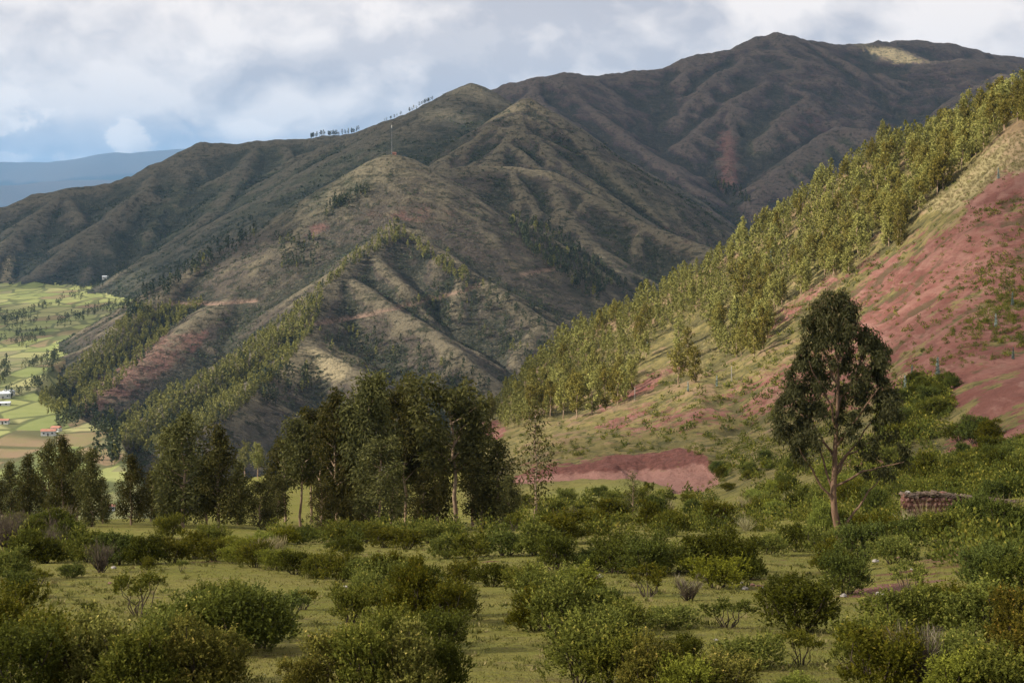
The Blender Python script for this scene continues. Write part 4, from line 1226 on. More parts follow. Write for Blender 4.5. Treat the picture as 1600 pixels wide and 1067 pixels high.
KINDS = {'dark': [shrub(400 + k, ('dome', 'upright', 'dome', 'low', 'upright')[k], L_DARK) for k in range(5)], 'olive': [shrub(410 + k, ('upright', 'dome', 'upright', 'low', 'upright')[k], L_OLIVE) for k in range(5)], 'bright': [shrub(420, 'dome', L_BRIGHT), shrub(421, 'low', L_BRIGHT)],
         'tip': [shrub(430, 'upright', L_TIP), shrub(431, 'dome', L_TIP)], 'thin': [shrub(440, 'thin', L_OLIVE), shrub(441, 'thin', L_DARK)], 'bare': [shrub(450, 'bare', L_TWIG)], 'bloom': [shrub(460, 'upright', L_FLOWER)]}
ADJ = {'dark': 'dark green', 'olive': 'olive green', 'bright': 'bright green', 'tip': 'yellow-tipped', 'thin': 'thin open', 'bare': 'bare grey-brown', 'bloom': 'yellow-flowering'}
ORD = ['first', 'second', 'third', 'fourth', 'fifth', 'sixth', 'seventh', 'eighth', 'ninth', 'tenth', 'eleventh', 'twelfth', 'thirteenth', 'fourteenth', 'fifteenth', 'sixteenth', 'seventeenth', 'eighteenth', 'nineteenth', 'twentieth']
CLUMPS = {  # clump: [(column, base row, top row, width in pixels, kind)]
    'the bottom left thicket': [(8, 1030, 925, 120, 'olive'), (62, 1040, 930, 130, 'olive'), (30, 1085, 985, 150, 'dark'), (112, 1075, 975, 120, 'olive'), (165, 1080, 968, 120, 'tip'), (215, 1090, 985, 120, 'olive'),
        (258, 1070, 962, 120, 'olive'), (300, 1085, 985, 130, 'tip'), (345, 1080, 990, 100, 'tip'), (285, 1020, 930, 120, 'olive'), (130, 1030, 968, 60, 'olive')],
    'the tall left clump': [(322, 1000, 912, 110, 'dark'), (368, 1022, 905, 150, 'dark'), (410, 1012, 925, 110, 'dark'), (445, 985, 925, 85, 'thin'), (474, 952, 920, 60, 'thin'), (350, 975, 912, 90, 'olive')],
    'the hedge row': [(335, 876, 842, 52, 'olive'), (366, 880, 848, 50, 'bright'), (398, 886, 850, 56, 'olive'), (430, 890, 852, 52, 'bright'), (462, 897, 855, 60, 'dark'), (496, 903, 862, 58, 'olive'), (530, 908, 860, 62, 'olive'), (566, 912, 862, 60, 'dark'), (600, 915, 868, 60, 'olive'), (630, 905, 866, 55, 'olive')],
    'the central clump on the meadow': [(548, 972, 915, 70, 'olive'), (596, 955, 898, 80, 'olive'), (590, 916, 858, 78, 'olive'), (648, 972, 888, 96, 'olive'), (700, 975, 912, 90, 'olive'), (655, 935, 868, 76, 'dark'), (626, 1012, 955, 90, 'olive'), (690, 1018, 952, 90, 'dark'), (716, 962, 905, 70, 'dark'), (575, 935, 885, 60, 'olive')],
    'the bottom centre thicket': [(470, 1085, 1025, 70, 'tip'), (520, 1080, 985, 110, 'tip'), (575, 1085, 975, 120, 'olive'), (632, 1085, 985, 120, 'tip'), (685, 1080, 1000, 90, 'dark'), (550, 1040, 988, 70, 'tip')],
    'the row right of the hedge': [(722, 912, 878, 56, 'olive'), (768, 916, 874, 66, 'dark'), (738, 875, 835, 60, 'olive'), (700, 872, 835, 62, 'olive'), (790, 868, 822, 80, 'dark'), (840, 868, 818, 80, 'olive'), (870, 892, 838, 66, 'dark'), (880, 850, 800, 84, 'olive'), (545, 866, 838, 44, 'dark'), (520, 858, 842, 26, 'dark'), (556, 862, 848, 26, 'dark')],
    'the big right-hand meadow clump': [(818, 928, 880, 62, 'olive'), (850, 965, 888, 100, 'olive'), (885, 1005, 915, 120, 'olive'), (832, 985, 925, 80, 'olive'), (930, 975, 912, 100, 'dark'), (972, 990, 925, 90, 'olive'), (905, 930, 880, 80, 'bright'), (945, 1010, 950, 90, 'olive')],
    'the thicket at the lower edge': [(905, 1068, 962, 140, 'olive'), (968, 1075, 985, 120, 'olive'), (1020, 1085, 1000, 110, 'tip'), (1068, 1050, 992, 70, 'dark'), (1075, 1090, 1012, 110, 'bright'), (1130, 1090, 1015, 110, 'tip'), (1245, 1085, 1040, 60, 'bright')],
    'the dark middle thicket': [(925, 892, 848, 72, 'dark'), (962, 895, 836, 92, 'dark'), (1008, 900, 836, 92, 'dark'), (1050, 895, 835, 90, 'olive'), (1098, 892, 828, 96, 'dark'), (1150, 902, 830, 92, 'dark'), (1120, 918, 864, 84, 'bright'), (1168, 905, 865, 56, 'dark')],
    'the open grass below the dark thicket': [(1012, 932, 880, 76, 'thin'), (1076, 938, 905, 62, 'bare'), (1046, 980, 936, 92, 'olive'), (1136, 980, 935, 80, 'thin'), (1176, 1042, 982, 108, 'olive'), (1252, 1038, 985, 72, 'thin'), (1250, 988, 895, 150, 'dark'), (1322, 928, 862, 90, 'dark'), (1205, 960, 915, 60, 'thin')],
    'the bottom right thicket': [(1330, 1055, 990, 70, 'thin'), (1365, 1040, 948, 120, 'olive'), (1408, 1010, 925, 110, 'olive'), (1372, 1085, 990, 130, 'olive'), (1432, 1078, 985, 120, 'bare'), (1388, 1068, 990, 70, 'bloom'), (1458, 985, 905, 110, 'dark'), (1500, 970, 895, 110, 'olive'), (1545, 1000, 915, 120, 'olive'), (1498, 1060, 965, 130, 'olive'),
        (1590, 1020, 925, 110, 'tip'), (1560, 1090, 985, 140, 'olive'), (1490, 1095, 1010, 110, 'bright'), (1610, 1080, 970, 120, 'tip'), (1540, 925, 850, 90, 'dark'), (1590, 930, 850, 100, 'dark'), (1420, 930, 875, 70, 'thin')],
    'the scrub under the lone tree': [(1205, 866, 826, 62, 'olive'), (1248, 862, 815, 66, 'dark'), (1282, 868, 822, 60, 'olive'), (1345, 872, 818, 76, 'dark'), (1395, 880, 830, 80, 'olive'), (1300, 895, 850, 60, 'olive'), (1430, 845, 800, 66, 'dark'), (1372, 840, 795, 66, 'olive'), (1475, 850, 795, 74, 'olive'), (1520, 840, 775, 84, 'dark'), (1575, 850, 780, 90, 'dark')],
    'the left of the meadow': [(112, 902, 880, 42, 'dark'), (30, 932, 893, 52, 'dark'), (62, 916, 888, 46, 'thin'), (157, 894, 848, 50, 'bare'), (70, 880, 838, 64, 'dark'), (18, 905, 855, 70, 'olive'), (40, 880, 832, 66, 'dark'), (218, 962, 890, 92, 'thin'), (285, 893, 874, 24, 'thin'), (232, 890, 872, 26, 'olive'), (140, 965, 940, 32, 'thin')],
    'the dark bush on the red gravel bank': [(1500, 690, 655, 56, 'dark'), (1524, 692, 642, 66, 'dark'), (1546, 688, 655, 48, 'olive')],
    'the belt under the left grove': [(140, 878, 828, 64, 'olive'), (184, 882, 826, 72, 'dark'), (228, 882, 834, 70, 'dark'), (270, 880, 838, 66, 'olive'), (305, 872, 832, 62, 'olive'), (330, 858, 822, 56, 'olive'), (265, 842, 806, 48, 'olive'), (372, 862, 832, 56, 'bright'), (410, 856, 828, 48, 'bright'), (445, 850, 822, 50, 'bright'), (100, 860, 820, 64, 'dark'), (478, 846, 818, 46, 'dark'), (528, 845, 812, 52, 'olive'), (25, 850, 812, 60, 'olive'), (60, 845, 806, 60, 'dark'), (600, 855, 825, 56, 'olive'), (635, 858, 826, 60, 'olive'), (570, 848, 816, 56, 'olive'), (670, 848, 815, 56, 'olive')],
}
bs = np.random.default_rng(31)
n_shrub = 0


def place_shrub(px, py, hpx, wpx, kind, rmin=8.0, flat=1.0):
    g0 = ground([px], [py], rmin)[0]
    if not np.isfinite(g0[0]):
        return None
    u = g0[1] / F
    var = KINDS[kind]
    st, fo = var[int(bs.integers(len(var)))]
    root = empty('shrub', g0 - [0, 0, 0.03], bs.uniform(0, 6.28), (wpx * u * bs.uniform(0.9, 1.12), wpx * u * bs.uniform(0.9, 1.1), hpx * u * bs.uniform(0.92, 1.1)))
    link('stems', st, root); link('foliage', fo, root)
    return root


for clump, items in CLUMPS.items():
    cnt, seen = {}, {}
    for it in items:
        cnt[it[4]] = cnt.get(it[4], 0) + 1
    for it in sorted(items):
        px, py, top, w, kind = it
        seen[kind] = seen.get(kind, 0) + 1
        root = place_shrub(px, py, py - top, w, kind, 8.0 if py > 960 else 14.0)
        if root is None:
            continue
        n_shrub += 1
        ordn = 'the only' if cnt[kind] == 1 else ORD[seen[kind] - 1]
        label = (f'only {ADJ[kind]} shrub in {clump}' if cnt[kind] == 1 else f'{ordn} {ADJ[kind]} shrub from the left in {clump}')
        tag(root, label, 'shrub', 'shrubs in ' + clump[4:])

# scattered scrub further off: the biggest as things, the rest as one mass
SCRUB = [([(800, 790), (880, 775), (1000, 772), (1130, 765), (1250, 800), (1210, 830), (1100, 835), (900, 850), (800, 840)], 130, (1.0, 2.0), 'scrub belt below the dirt road', ['olive', 'olive', 'dark', 'thin', 'olive']),
         ([(1130, 770), (1120, 735), (1230, 705), (1330, 715), (1400, 720), (1420, 760), (1400, 830), (1250, 830)], 150, (1.1, 2.2), 'scrub behind the lone tall tree', ['olive', 'dark', 'olive', 'bright']),
         ([(1420, 720), (1640, 700), (1640, 770), (1500, 790), (1420, 790)], 170, (1.2, 2.4), 'scrub around the old earth wall', ['olive', 'dark', 'olive']),
         ([(1370, 640), (1440, 590), (1500, 600), (1490, 640), (1450, 690), (1380, 710)], 110, (1.3, 2.6), 'thicket below the red gravel bank', ['olive', 'dark']),
         ([(0, 870), (0, 830), (140, 830), (110, 880)], 22, (1.0, 1.8), 'scrub at the left edge of the meadow', ['dark', 'olive', 'bare']),
         ([(420, 840), (640, 830), (800, 835), (790, 850), (430, 850)], 34, (1.0, 1.9), 'undergrowth at the foot of the central grove', ['olive', 'bright', 'dark']),
         ([(1400, 850), (1640, 790), (1640, 900), (1450, 930)], 30, (0.9, 1.7), 'scrub on the eroded bank', ['dark', 'olive', 'thin'])]
far_shrubs = []
for poly, n, (h0, h1), gname, kinds in SCRUB:
    pa = np.array(poly)
    k = 0
    while k < n:
        px, py = bs.uniform(pa[:, 0].min(), pa[:, 0].max()), bs.uniform(pa[:, 1].min(), pa[:, 1].max())
        if not in_poly(np.array([px]), np.array([py]), poly)[0]:
            continue
        k += 1
        if in_poly(np.array([px]), np.array([py]), road_poly)[0]:
            continue
        g0 = ground([px], [py], 30)[0]
        h = bs.uniform(h0, h1)
        kind = kinds[int(bs.integers(len(kinds)))]
        if n_shrub < 300 and (k % 4 == 0 or n < 35):
            hp = h / g0[1] * F
            root = place_shrub(px, py, hp, hp * bs.uniform(1.0, 1.6), kind, 30)
            hw = 'low' if h < h0 + 0.3 * (h1 - h0) else ('tall' if h > h0 + 0.7 * (h1 - h0) else 'middling')
            tag(root, f'{hw} {ADJ[kind]} shrub in the {gname}', 'shrub', gname)
            n_shrub += 1
        else:
            far_shrubs.append((*g0, h, bs.uniform(1.0, 1.7), 0 if kind == 'dark' else 1))

# shrubs dotted over the hillside, seen small
def scatter_px(poly, n, rmin, seed, keep=None):
    g = np.random.default_rng(seed)
    pa = np.array(poly, float)
    px = g.uniform(pa[:, 0].min(), pa[:, 0].max(), n * 4); py = g.uniform(pa[:, 1].min(), pa[:, 1].max(), n * 4)
    o = in_poly(px, py, poly)
    px, py = px[o][:n], py[o][:n]
    p = ground(px, py, rmin)
    return p[np.isfinite(p[:, 0])], g


for k, (poly, n, h0, h1) in enumerate([
        ([(930, 690), (1000, 640), (1180, 560), (1320, 480), (1420, 600), (1330, 700), (1200, 720), (1110, 700), (1000, 705)], 1000, 0.4, 1.6),
        ([(1330, 480), (1400, 390), (1520, 320), (1600, 300), (1640, 540), (1450, 590), (1340, 540)], 900, 0.35, 1.15),
        ([(1500, 540), (1520, 440), (1590, 350), (1640, 360), (1640, 545)], 560, 0.5, 1.3),
        ([(1500, 330), (1640, 300), (1640, 360), (1540, 400)], 120, 0.5, 1.4),
        ([(1330, 715), (1400, 600), (1480, 590), (1500, 690), (1420, 740)], 260, 0.8, 2.0),
        ([(1130, 700), (1230, 690), (1330, 700), (1420, 720), (1640, 690), (1640, 770), (1400, 800), (1200, 780), (1120, 740)], 420, 0.7, 1.9),
        ([(870, 700), (960, 698), (1060, 688), (1130, 703), (1152, 745), (1112, 772), (1060, 776), (1118, 752), (1108, 722), (1060, 700), (960, 712), (880, 718)], 150, 0.3, 1.1),
        ([(780, 690), (880, 655), (960, 650), (960, 690), (860, 712), (800, 715)], 130, 0.4, 1.2),
        ([(1000, 600), (1090, 540), (1200, 490), (1330, 420), (1420, 370), (1380, 420), (1280, 500), (1150, 570), (1030, 630)], 330, 0.6, 1.8),
        ([(1440, 330), (1500, 270), (1600, 205), (1640, 200), (1640, 280), (1560, 300), (1480, 340)], 120, 0.4, 1.2),
        ([(820, 790), (900, 770), (1050, 770), (1040, 800), (850, 810)], 90, 0.5, 1.4)]):
    p, g = scatter_px(poly, n, 100, 600 + k)
    p = p[(fbm(p[:, 0], p[:, 1], 14, 2) > -0.05) | (g.random(len(p)) < 0.25)]
    for q in p:
        far_shrubs.append((*q, g.uniform(h0, h1), g.uniform(1.1, 2.2), 1 if g.random() < 0.6 else 0))
FS = np.array(far_shrubs)
g = np.random.default_rng(61)
nbs = np.where(FS[:, 1] < 150, 280, np.where(FS[:, 1] < 260, 90, 26))
big = np.repeat(np.arange(len(FS)), nbs)
sz = (np.where(FS[:, 1] < 150, 0.115, np.where(FS[:, 1] < 260, 0.19, 0.32)))[big]
u = unit(g, len(big)); u[:, 2] = np.abs(u[:, 2])
h, w = FS[big, 3], FS[big, 4]
c = FS[big, :3] + u * np.stack([h * w * 0.5, h * w * 0.5, h], 1) * (0.5 + 0.5 * g.random(len(big)))[:, None] * (0.75 + 0.35 * np.sin(u[:, 0] * 7 + big) * np.cos(u[:, 1] * 6 - big))[:, None]
V, Fq = leaves(c, u + unit(g, len(big)) * 0.8 + [0, 0, 0.4], h * sz, h * sz * 0.55, g)
me = leaf_mesh('hillside_shrubs', V, Fq, [L_DARK, L_OLIVE], g)
me.polygons.foreach_set('material_index', FS[big, 5].astype(np.int32))
tag(link('hillside_shrubs', me), 'low shrubs dotted over the hillside and scrubland', kind='stuff')

# ------------------------------------------------------------------ distant trees and scrub of the mountains (each a few pixels)
def line_px(pts, n, jit, seed, rmin):
    g = np.random.default_rng(seed)
    P = np.array(pts, float)
    s = np.concatenate([[0], np.cumsum(np.hypot(*np.diff(P, axis=0).T))])
    t = g.uniform(0, s[-1], n)
    px = np.interp(t, s, P[:, 0]) + g.normal(0, jit, n); py = np.interp(t, s, P[:, 1]) + g.normal(0, jit, n)
    p = ground(px, py, rmin)
    return p[np.isfinite(p[:, 0])], g


def add_trees(p, g, h0, h1, kind):
    for q in p:
        stuff_trees.append((*q, g.uniform(h0, h1), kind if g.random() < 0.93 else 1 - kind))


A = 900
add_trees(*scatter_px([(622, 348), (596, 362), (540, 410), (480, 470), (400, 530), (330, 585), (250, 620), (185, 660), (180, 690), (215, 712), (300, 690), (380, 640), (440, 585), (490, 520), (510, 450), (560, 412), (640, 372)], 2400, A, 700), 7, 11, 1)
add_trees(*scatter_px([(215, 480), (285, 480), (325, 470), (270, 515), (200, 590), (130, 650), (75, 650), (60, 630), (120, 570), (180, 515)], 900, A, 701), 7, 11, 1)
add_trees(*line_px([(195, 500), (250, 455), (300, 425), (345, 390), (400, 362)], 110, 6, 702, A), 10, 16, 0)
add_trees(*scatter_px([(480, 520), (560, 515), (700, 560), (770, 600), (750, 640), (680, 640), (600, 600), (520, 570)], 150, A, 703), 6, 11, 0)
add_trees(*scatter_px([(690, 440), (780, 440), (880, 480), (890, 525), (850, 570), (770, 560), (720, 510), (620, 500)], 190, A, 704), 6, 11, 0)
add_trees(*line_px([(640, 385), (690, 415), (735, 445)], 60, 5, 705, A), 8, 14, 1)
add_trees(*scatter_px([(790, 340), (850, 345), (900, 380), (950, 425), (980, 450), (930, 475), (870, 430), (810, 380)], 260, A, 706), 9, 15, 0)
add_trees(*scatter_px([(0, 485), (80, 500), (70, 530), (0, 535)], 70, A, 707), 5, 8, 0)
for k, (ln, n) in enumerate([([(90, 505), (140, 490), (200, 478)], 60), ([(0, 505), (60, 485), (100, 470)], 40), ([(40, 575), (90, 555), (70, 590)], 40), ([(0, 600), (12, 570)], 20), ([(10, 620), (70, 600)], 24), ([(140, 450), (200, 415)], 40), ([(110, 465), (135, 455)], 16), ([(20, 540), (60, 532)], 14)]):
    add_trees(*line_px(ln, int(n * 1.8), 4, 720 + k, A), 5, 9, 0)
add_trees(*scatter_px([(138, 650), (170, 648), (190, 690), (185, 735), (150, 720)], 60, 700, 708), 9, 15, 0)
add_trees(*scatter_px([(85, 660), (130, 645), (125, 668), (95, 675)], 26, 700, 709), 7, 12, 0)
def skyline(px, r0, r1):
    t = np.arctan((np.asarray(px) - CX) / F)
    j = np.clip(np.searchsorted(TH, t), 1, NC - 1)
    i0, i1 = np.searchsorted(R, r0), np.searchsorted(R, r1)
    k = np.argmax(Z[i0:i1][:, j] / R[i0:i1, None], 0) + i0
    return np.stack([R[k] * np.sin(t), R[k] * np.cos(t), Z[k, j]], 1)


gsk = np.random.default_rng(710)
add_trees(skyline(np.concatenate([gsk.uniform(486, 515, 20), gsk.uniform(515, 562, 30)]), 2500, 3700), gsk, 8, 14, 0)
add_trees(skyline(np.concatenate([gsk.uniform(600, 630, 8), gsk.uniform(636, 676, 20)]), 2500, 3700), gsk, 5, 10, 0)
add_trees(*line_px([(505, 335), (545, 315), (578, 297)], 50, 4, 712, A), 8, 13, 0)
add_trees(*scatter_px([(430, 370), (500, 375), (490, 420), (440, 420)], 60, A, 713), 7, 12, 0)
add_trees(*scatter_px([(395, 595), (480, 575), (490, 610), (420, 640)], 46, A, 714), 8, 13, 0)
add_trees(*line_px([(1112, 290), (1145, 300), (1175, 318)], 50, 4, 715, 2000), 12, 20, 0)
add_trees(*line_px([(740, 600), (700, 640), (660, 690)], 60, 14, 716, A), 8, 13, 0)
add_trees(*scatter_px([(230, 770), (200, 735), (240, 700), (300, 700), (330, 740), (260, 790)], 40, 250, 717), 8, 12, 0)
STT = np.array(stuff_trees)
STT = STT[np.isfinite(STT).all(1)]
g = np.random.default_rng(71)
dist = STT[:, 1]
parts, cols = [], []
for near_band, nb, in ((True, 140), (False, 40)):
    S = STT[(dist < 700) == near_band]
    if not len(S):
        continue
    idx = np.repeat(np.arange(len(S)), nb)
    t = g.random(len(idx)) ** 0.9
    h = S[idx, 3]
    prof = np.interp(t, [0, 0.25, 0.5, 0.8, 1], [0.35, 0.9, 1.0, 0.6, 0.12])
    ph = g.random(len(S))[idx] * 6.28
    az = g.random(len(idx)) * 6.28
    wid = np.where((S[idx, 4] == 0) & (h < 9.5), 0.40, 0.24) * h * (0.75 + 0.5 * g.random(len(S))[idx]) * prof * (0.8 + 0.3 * np.sin(az * 2 + ph + t * 9))
    rr_ = np.sqrt(g.random(len(idx))) * wid
    c = S[idx, :3] + np.stack([np.cos(az) * rr_, np.sin(az) * rr_, h * (0.16 + 0.84 * t)], 1)
    sz = (0.10 if near_band else 0.19) * h
    V, Fq = leaves(c, unit(g, len(idx)) + [0, 0, 0.5], sz, sz * 0.55, g)
    parts.append((V, Fq)); cols.append(S[idx, 4])
    # stems
    n = len(S)
    ang = np.array([0, 2.09, 4.19])
    rad = 0.012 * S[:, 3]
    b = S[:, None, :3] + np.stack([np.cos(ang)[None] * rad[:, None], np.sin(ang)[None] * rad[:, None], np.full((n, 3), -0.3)], -1)
    tp = S[:, None, :3] + np.stack([np.zeros((n, 3)), np.zeros((n, 3)), np.repeat(0.8 * S[:, 3:4], 3, 1)], -1) + 0.3 * (b - S[:, None, :3]) * [1, 1, 0]
    VV = np.concatenate([b, tp], 1).reshape(-1, 3)
    o = (np.arange(n) * 6)[:, None]
    FF = np.concatenate([o + [0, 1, 4, 3], o + [1, 2, 5, 4], o + [2, 0, 3, 5]], 0)
    parts.append((VV, FF)); cols.append(np.full(len(FF), 2))
V, Fq = join(parts)
me = leaf_mesh('distant_trees', V, Fq, [L_PINE, L_FAR, M_BARK], g)
me.polygons.foreach_set('material_index', np.concatenate(cols).astype(np.int32))
tag(link('distant_trees', me), 'far-off eucalyptus and conifer stands on the hills and in the valley', kind='stuff')

# scrub clumps on the mountains follow the terraces and gullies
g = np.random.default_rng(81)
ii, jj = np.nonzero((OWN >= 2) & (OWN <= 6) & (RR > 1000) & (RR < 3300) & (np.abs(TT) < 0.37))
wt = np.clip(0.35 - crest[ii, jj] * 0.5, 0.03, 1.2) * (fbm(GX[ii, jj], GY[ii, jj], 70, 3) > -0.12) * (RR[ii, jj] / 2000)
k = g.choice(len(ii), 24000, p=wt / wt.sum())
S = XYZ.reshape(NR, NC, 3)[ii[k], jj[k]] + np.stack([g.uniform(-2, 2, 24000), g.uniform(-2, 2, 24000), np.zeros(24000)], 1)
S[:, 2] = zat(S[:, 0], S[:, 1])
hs_ = g.uniform(0.9, 3.0, 24000) * np.clip(S[:, 1] / 1900, 0.8, 1.5)
nb = 6
idx = np.repeat(np.arange(24000), nb)
u = unit(g, len(idx)); u[:, 2] = np.abs(u[:, 2])
c = S[idx] + u * hs_[idx][:, None] * [0.8, 0.8, 0.7]
V, Fq = leaves(c, u + unit(g, len(idx)), hs_[idx] * 0.95, hs_[idx] * 0.6, g)
tag(link('mountain_scrub', leaf_mesh('mountain_scrub', V, Fq, [L_PINE], g)), 'dark scrub dotted over the terraced mountains', kind='stuff')

# ------------------------------------------------------------------ grass clumps
def tuft(seed, n=130, spread=0.5):
    g = np.random.default_rng(seed)
    az, el = g.random(n) * 6.28, g.uniform(0.55, 1.45, n)
    d = np.stack([np.cos(az) * np.cos(el), np.sin(az) * np.cos(el), np.sin(el)], 1)
    L = g.uniform(0.6, 1.1, n)
    b = g.normal(0, 0.06, (n, 3)) * [1, 1, 0]
    return leaf_mesh('tuft', *leaves(b + d * (L * 0.5)[:, None], d, L, 0.022, g), [L_STRAW], g)


tufts = [tuft(k) for k in range(500, 503)]
gt = np.random.default_rng(91)
for px, py, hpx, label in [(1448, 828, 52, 'big pale fountain-like grass tuft before the end of the earth wall'), (1418, 826, 34, 'smaller straw tuft left of the big pale one by the wall'), (1572, 812, 44, 'tall straw-coloured tuft with upright blades right of the earth wall'), (1160, 800, 30, 'straw-coloured grass tuft at the left of the pale grass strip'),
                           (1178, 796, 26, 'straw-coloured grass tuft in the middle of the pale grass strip'), (1198, 798, 26, 'straw-coloured grass tuft at the right end of the pale grass strip'), (1028, 806, 26, 'pale grass tuft below the small see-through tree'), (1045, 800, 24, 'pale grass tuft right of the small see-through tree'),
                           (395, 860, 18, 'pale grass tuft at the left end of the far lawn'), (415, 858, 18, 'second pale grass tuft at the left end of the far lawn'), (435, 856, 16, 'pale grass tuft where the far lawn begins'), (1165, 830, 28, 'bristling straw tuft under the pale grass strip'), (688, 866, 18, 'pale grass tuft on the far lawn near the turquoise young tree'),
                           (1225, 792, 24, 'pale tuft of grass left of the lone tall tree'), (1240, 785, 22, 'pale tuft of grass beside the trunk of the lone tall tree'), (870, 815, 24, 'pale green grass tuft under the slender young tree'), (895, 808, 22, 'pale grass tuft right of the slender young tree')]:
    p = ground([px], [py], 20)[0]
    h = hpx / F * p[1]
    o = link('grass_tuft', tufts[int(gt.integers(3))])
    o.location, o.rotation_euler, o.scale = p, (0, 0, gt.uniform(0, 6)), (h, h, h)
    tag(o, label, 'grass tuft', 'pale bunch grass tufts')
# dry bunch grass on the sunny crest: too many to count
p1, _ = scatter_px([(1440, 330), (1490, 285), (1560, 215), (1640, 195), (1640, 250), (1560, 280), (1480, 330)], 900, 200, 92)
p2, _ = scatter_px([(1000, 590), (1090, 540), (1200, 480), (1330, 415), (1400, 375), (1330, 440), (1200, 520), (1060, 600)], 900, 200, 93)
p3, _ = scatter_px([(1100, 805), (1250, 780), (1260, 800), (1130, 830)], 160, 60, 94)
p4, _ = scatter_px([(380, 852), (440, 846), (440, 858), (390, 864)], 70, 40, 95)
PG = np.concatenate([p1, p2, p3, p4])
nb = 14
idx = np.repeat(np.arange(len(PG)), nb)
az, el = gt.random(len(idx)) * 6.28, gt.uniform(0.7, 1.5, len(idx))
d = np.stack([np.cos(az) * np.cos(el), np.sin(az) * np.cos(el), np.sin(el)], 1)
hh = gt.uniform(0.5, 1.0, len(PG))[idx] * np.where(PG[idx, 1] < 150, 0.7, 1.0)
V, Fq = leaves(PG[idx] + d * (hh * 0.5)[:, None] + gt.normal(0, 0.15, (len(idx), 3)) * [1, 1, 0], d, hh, 0.10 * hh, gt)
tag(link('dry_grass', leaf_mesh('dry_grass', V, Fq, [L_STRAW], gt)), 'dry straw-coloured bunch grass on the sunny slopes', kind='stuff')
# low tussocks on the pasture
nt = 5200
Yt = np.exp(gt.uniform(math.log(15), math.log(90), nt)); xt = (gt.uniform(-60, 1660, nt) - CX) / F * Yt
kp = fbm(xt, Yt, 3.5, 3) > -0.05
xt, Yt = xt[kp], Yt[kp]
idx = np.repeat(np.arange(len(xt)), 16)
az, el = gt.random(len(idx)) * 6.28, gt.uniform(0.35, 1.4, len(idx))
d = np.stack([np.cos(az) * np.cos(el), np.sin(az) * np.cos(el), np.sin(el)], 1)
hh = (gt.uniform(0.04, 0.13, len(xt)) * np.clip(Yt / 28, 0.8, 1.6))[idx]
b0 = np.stack([xt, Yt, zat(xt, Yt)], 1)[idx] + gt.normal(0, 0.05, (len(idx), 3)) * [1, 1, 0]
V, Fq = leaves(b0 + d * (hh * 0.5)[:, None], d, hh, 0.22 * hh, gt)
L_TUSS = leaf_material('tussock_grass', (0.085, 0.092, 0.020), (0.19, 0.18, 0.045), (0.27, 0.22, 0.10), trans=0.2)
tag(link('tussock_grass', leaf_mesh('tussock_grass', V, Fq, [L_TUSS], gt, np.clip(gt.random(len(xt))[idx] * 0.85 + 0.15 * gt.random(len(idx)), 0, 1))), 'low grass tussocks dotted over the pasture', kind='stuff')
# short turf on the near meadow
n = 52000
Yt = np.exp(gt.uniform(math.log(14), math.log(75), n)); pxt = gt.uniform(-60, 1660, n)
xt = (pxt - CX) / F * Yt
keep = fbm(xt, Yt, 2.6, 3) > -0.25
xt, Yt = xt[keep], Yt[keep]
pt_ = np.stack([xt, Yt, zat(xt, Yt)], 1)
hh = gt.uniform(0.012, 0.035, len(xt)) * np.clip(Yt / 25, 0.9, 1.8)
dd = unit(gt, len(xt)) * 0.6 + [0, 0, 1.0]
M_TURF = leaf_material('short_turf', (0.13, 0.138, 0.028), (0.21, 0.195, 0.05), (0.26, 0.22, 0.09), trans=0.2)
V, Fq = leaves(pt_ + [0, 0, 0.01], dd, hh * 2, hh * 0.55, gt)
tag(link('turf_grass', leaf_mesh('turf_grass', V, Fq, [M_TURF], gt)), 'short cropped turf blades on the meadow', kind='stuff')


# ------------------------------------------------------------------ stones, earth wall, posts
def stone_mesh(name, seed, mat, flat=0.6):
    g = np.random.default_rng(seed)
    me = bpy.data.meshes.new(name)
    import bmesh
    bm = bmesh.new()
    bmesh.ops.create_icosphere(bm, subdivisions=2, radius=0.5)
    k = g.normal(size=(4, 3))
    for v in bm.verts:
        d = np.array(v.co)
        s = 1.0
        for a in k:
            a = a / np.linalg.norm(a)
            lim = 0.36
            pr = d @ a
            if pr > lim:
                d = d - a * (pr - lim)
        d = d * (1 + 0.06 * g.normal())
        v.co = Vector((d[0], d[1], d[2] * flat))
    bm.to_mesh(me); bm.free()
    me.materials.append(mat)
    return me


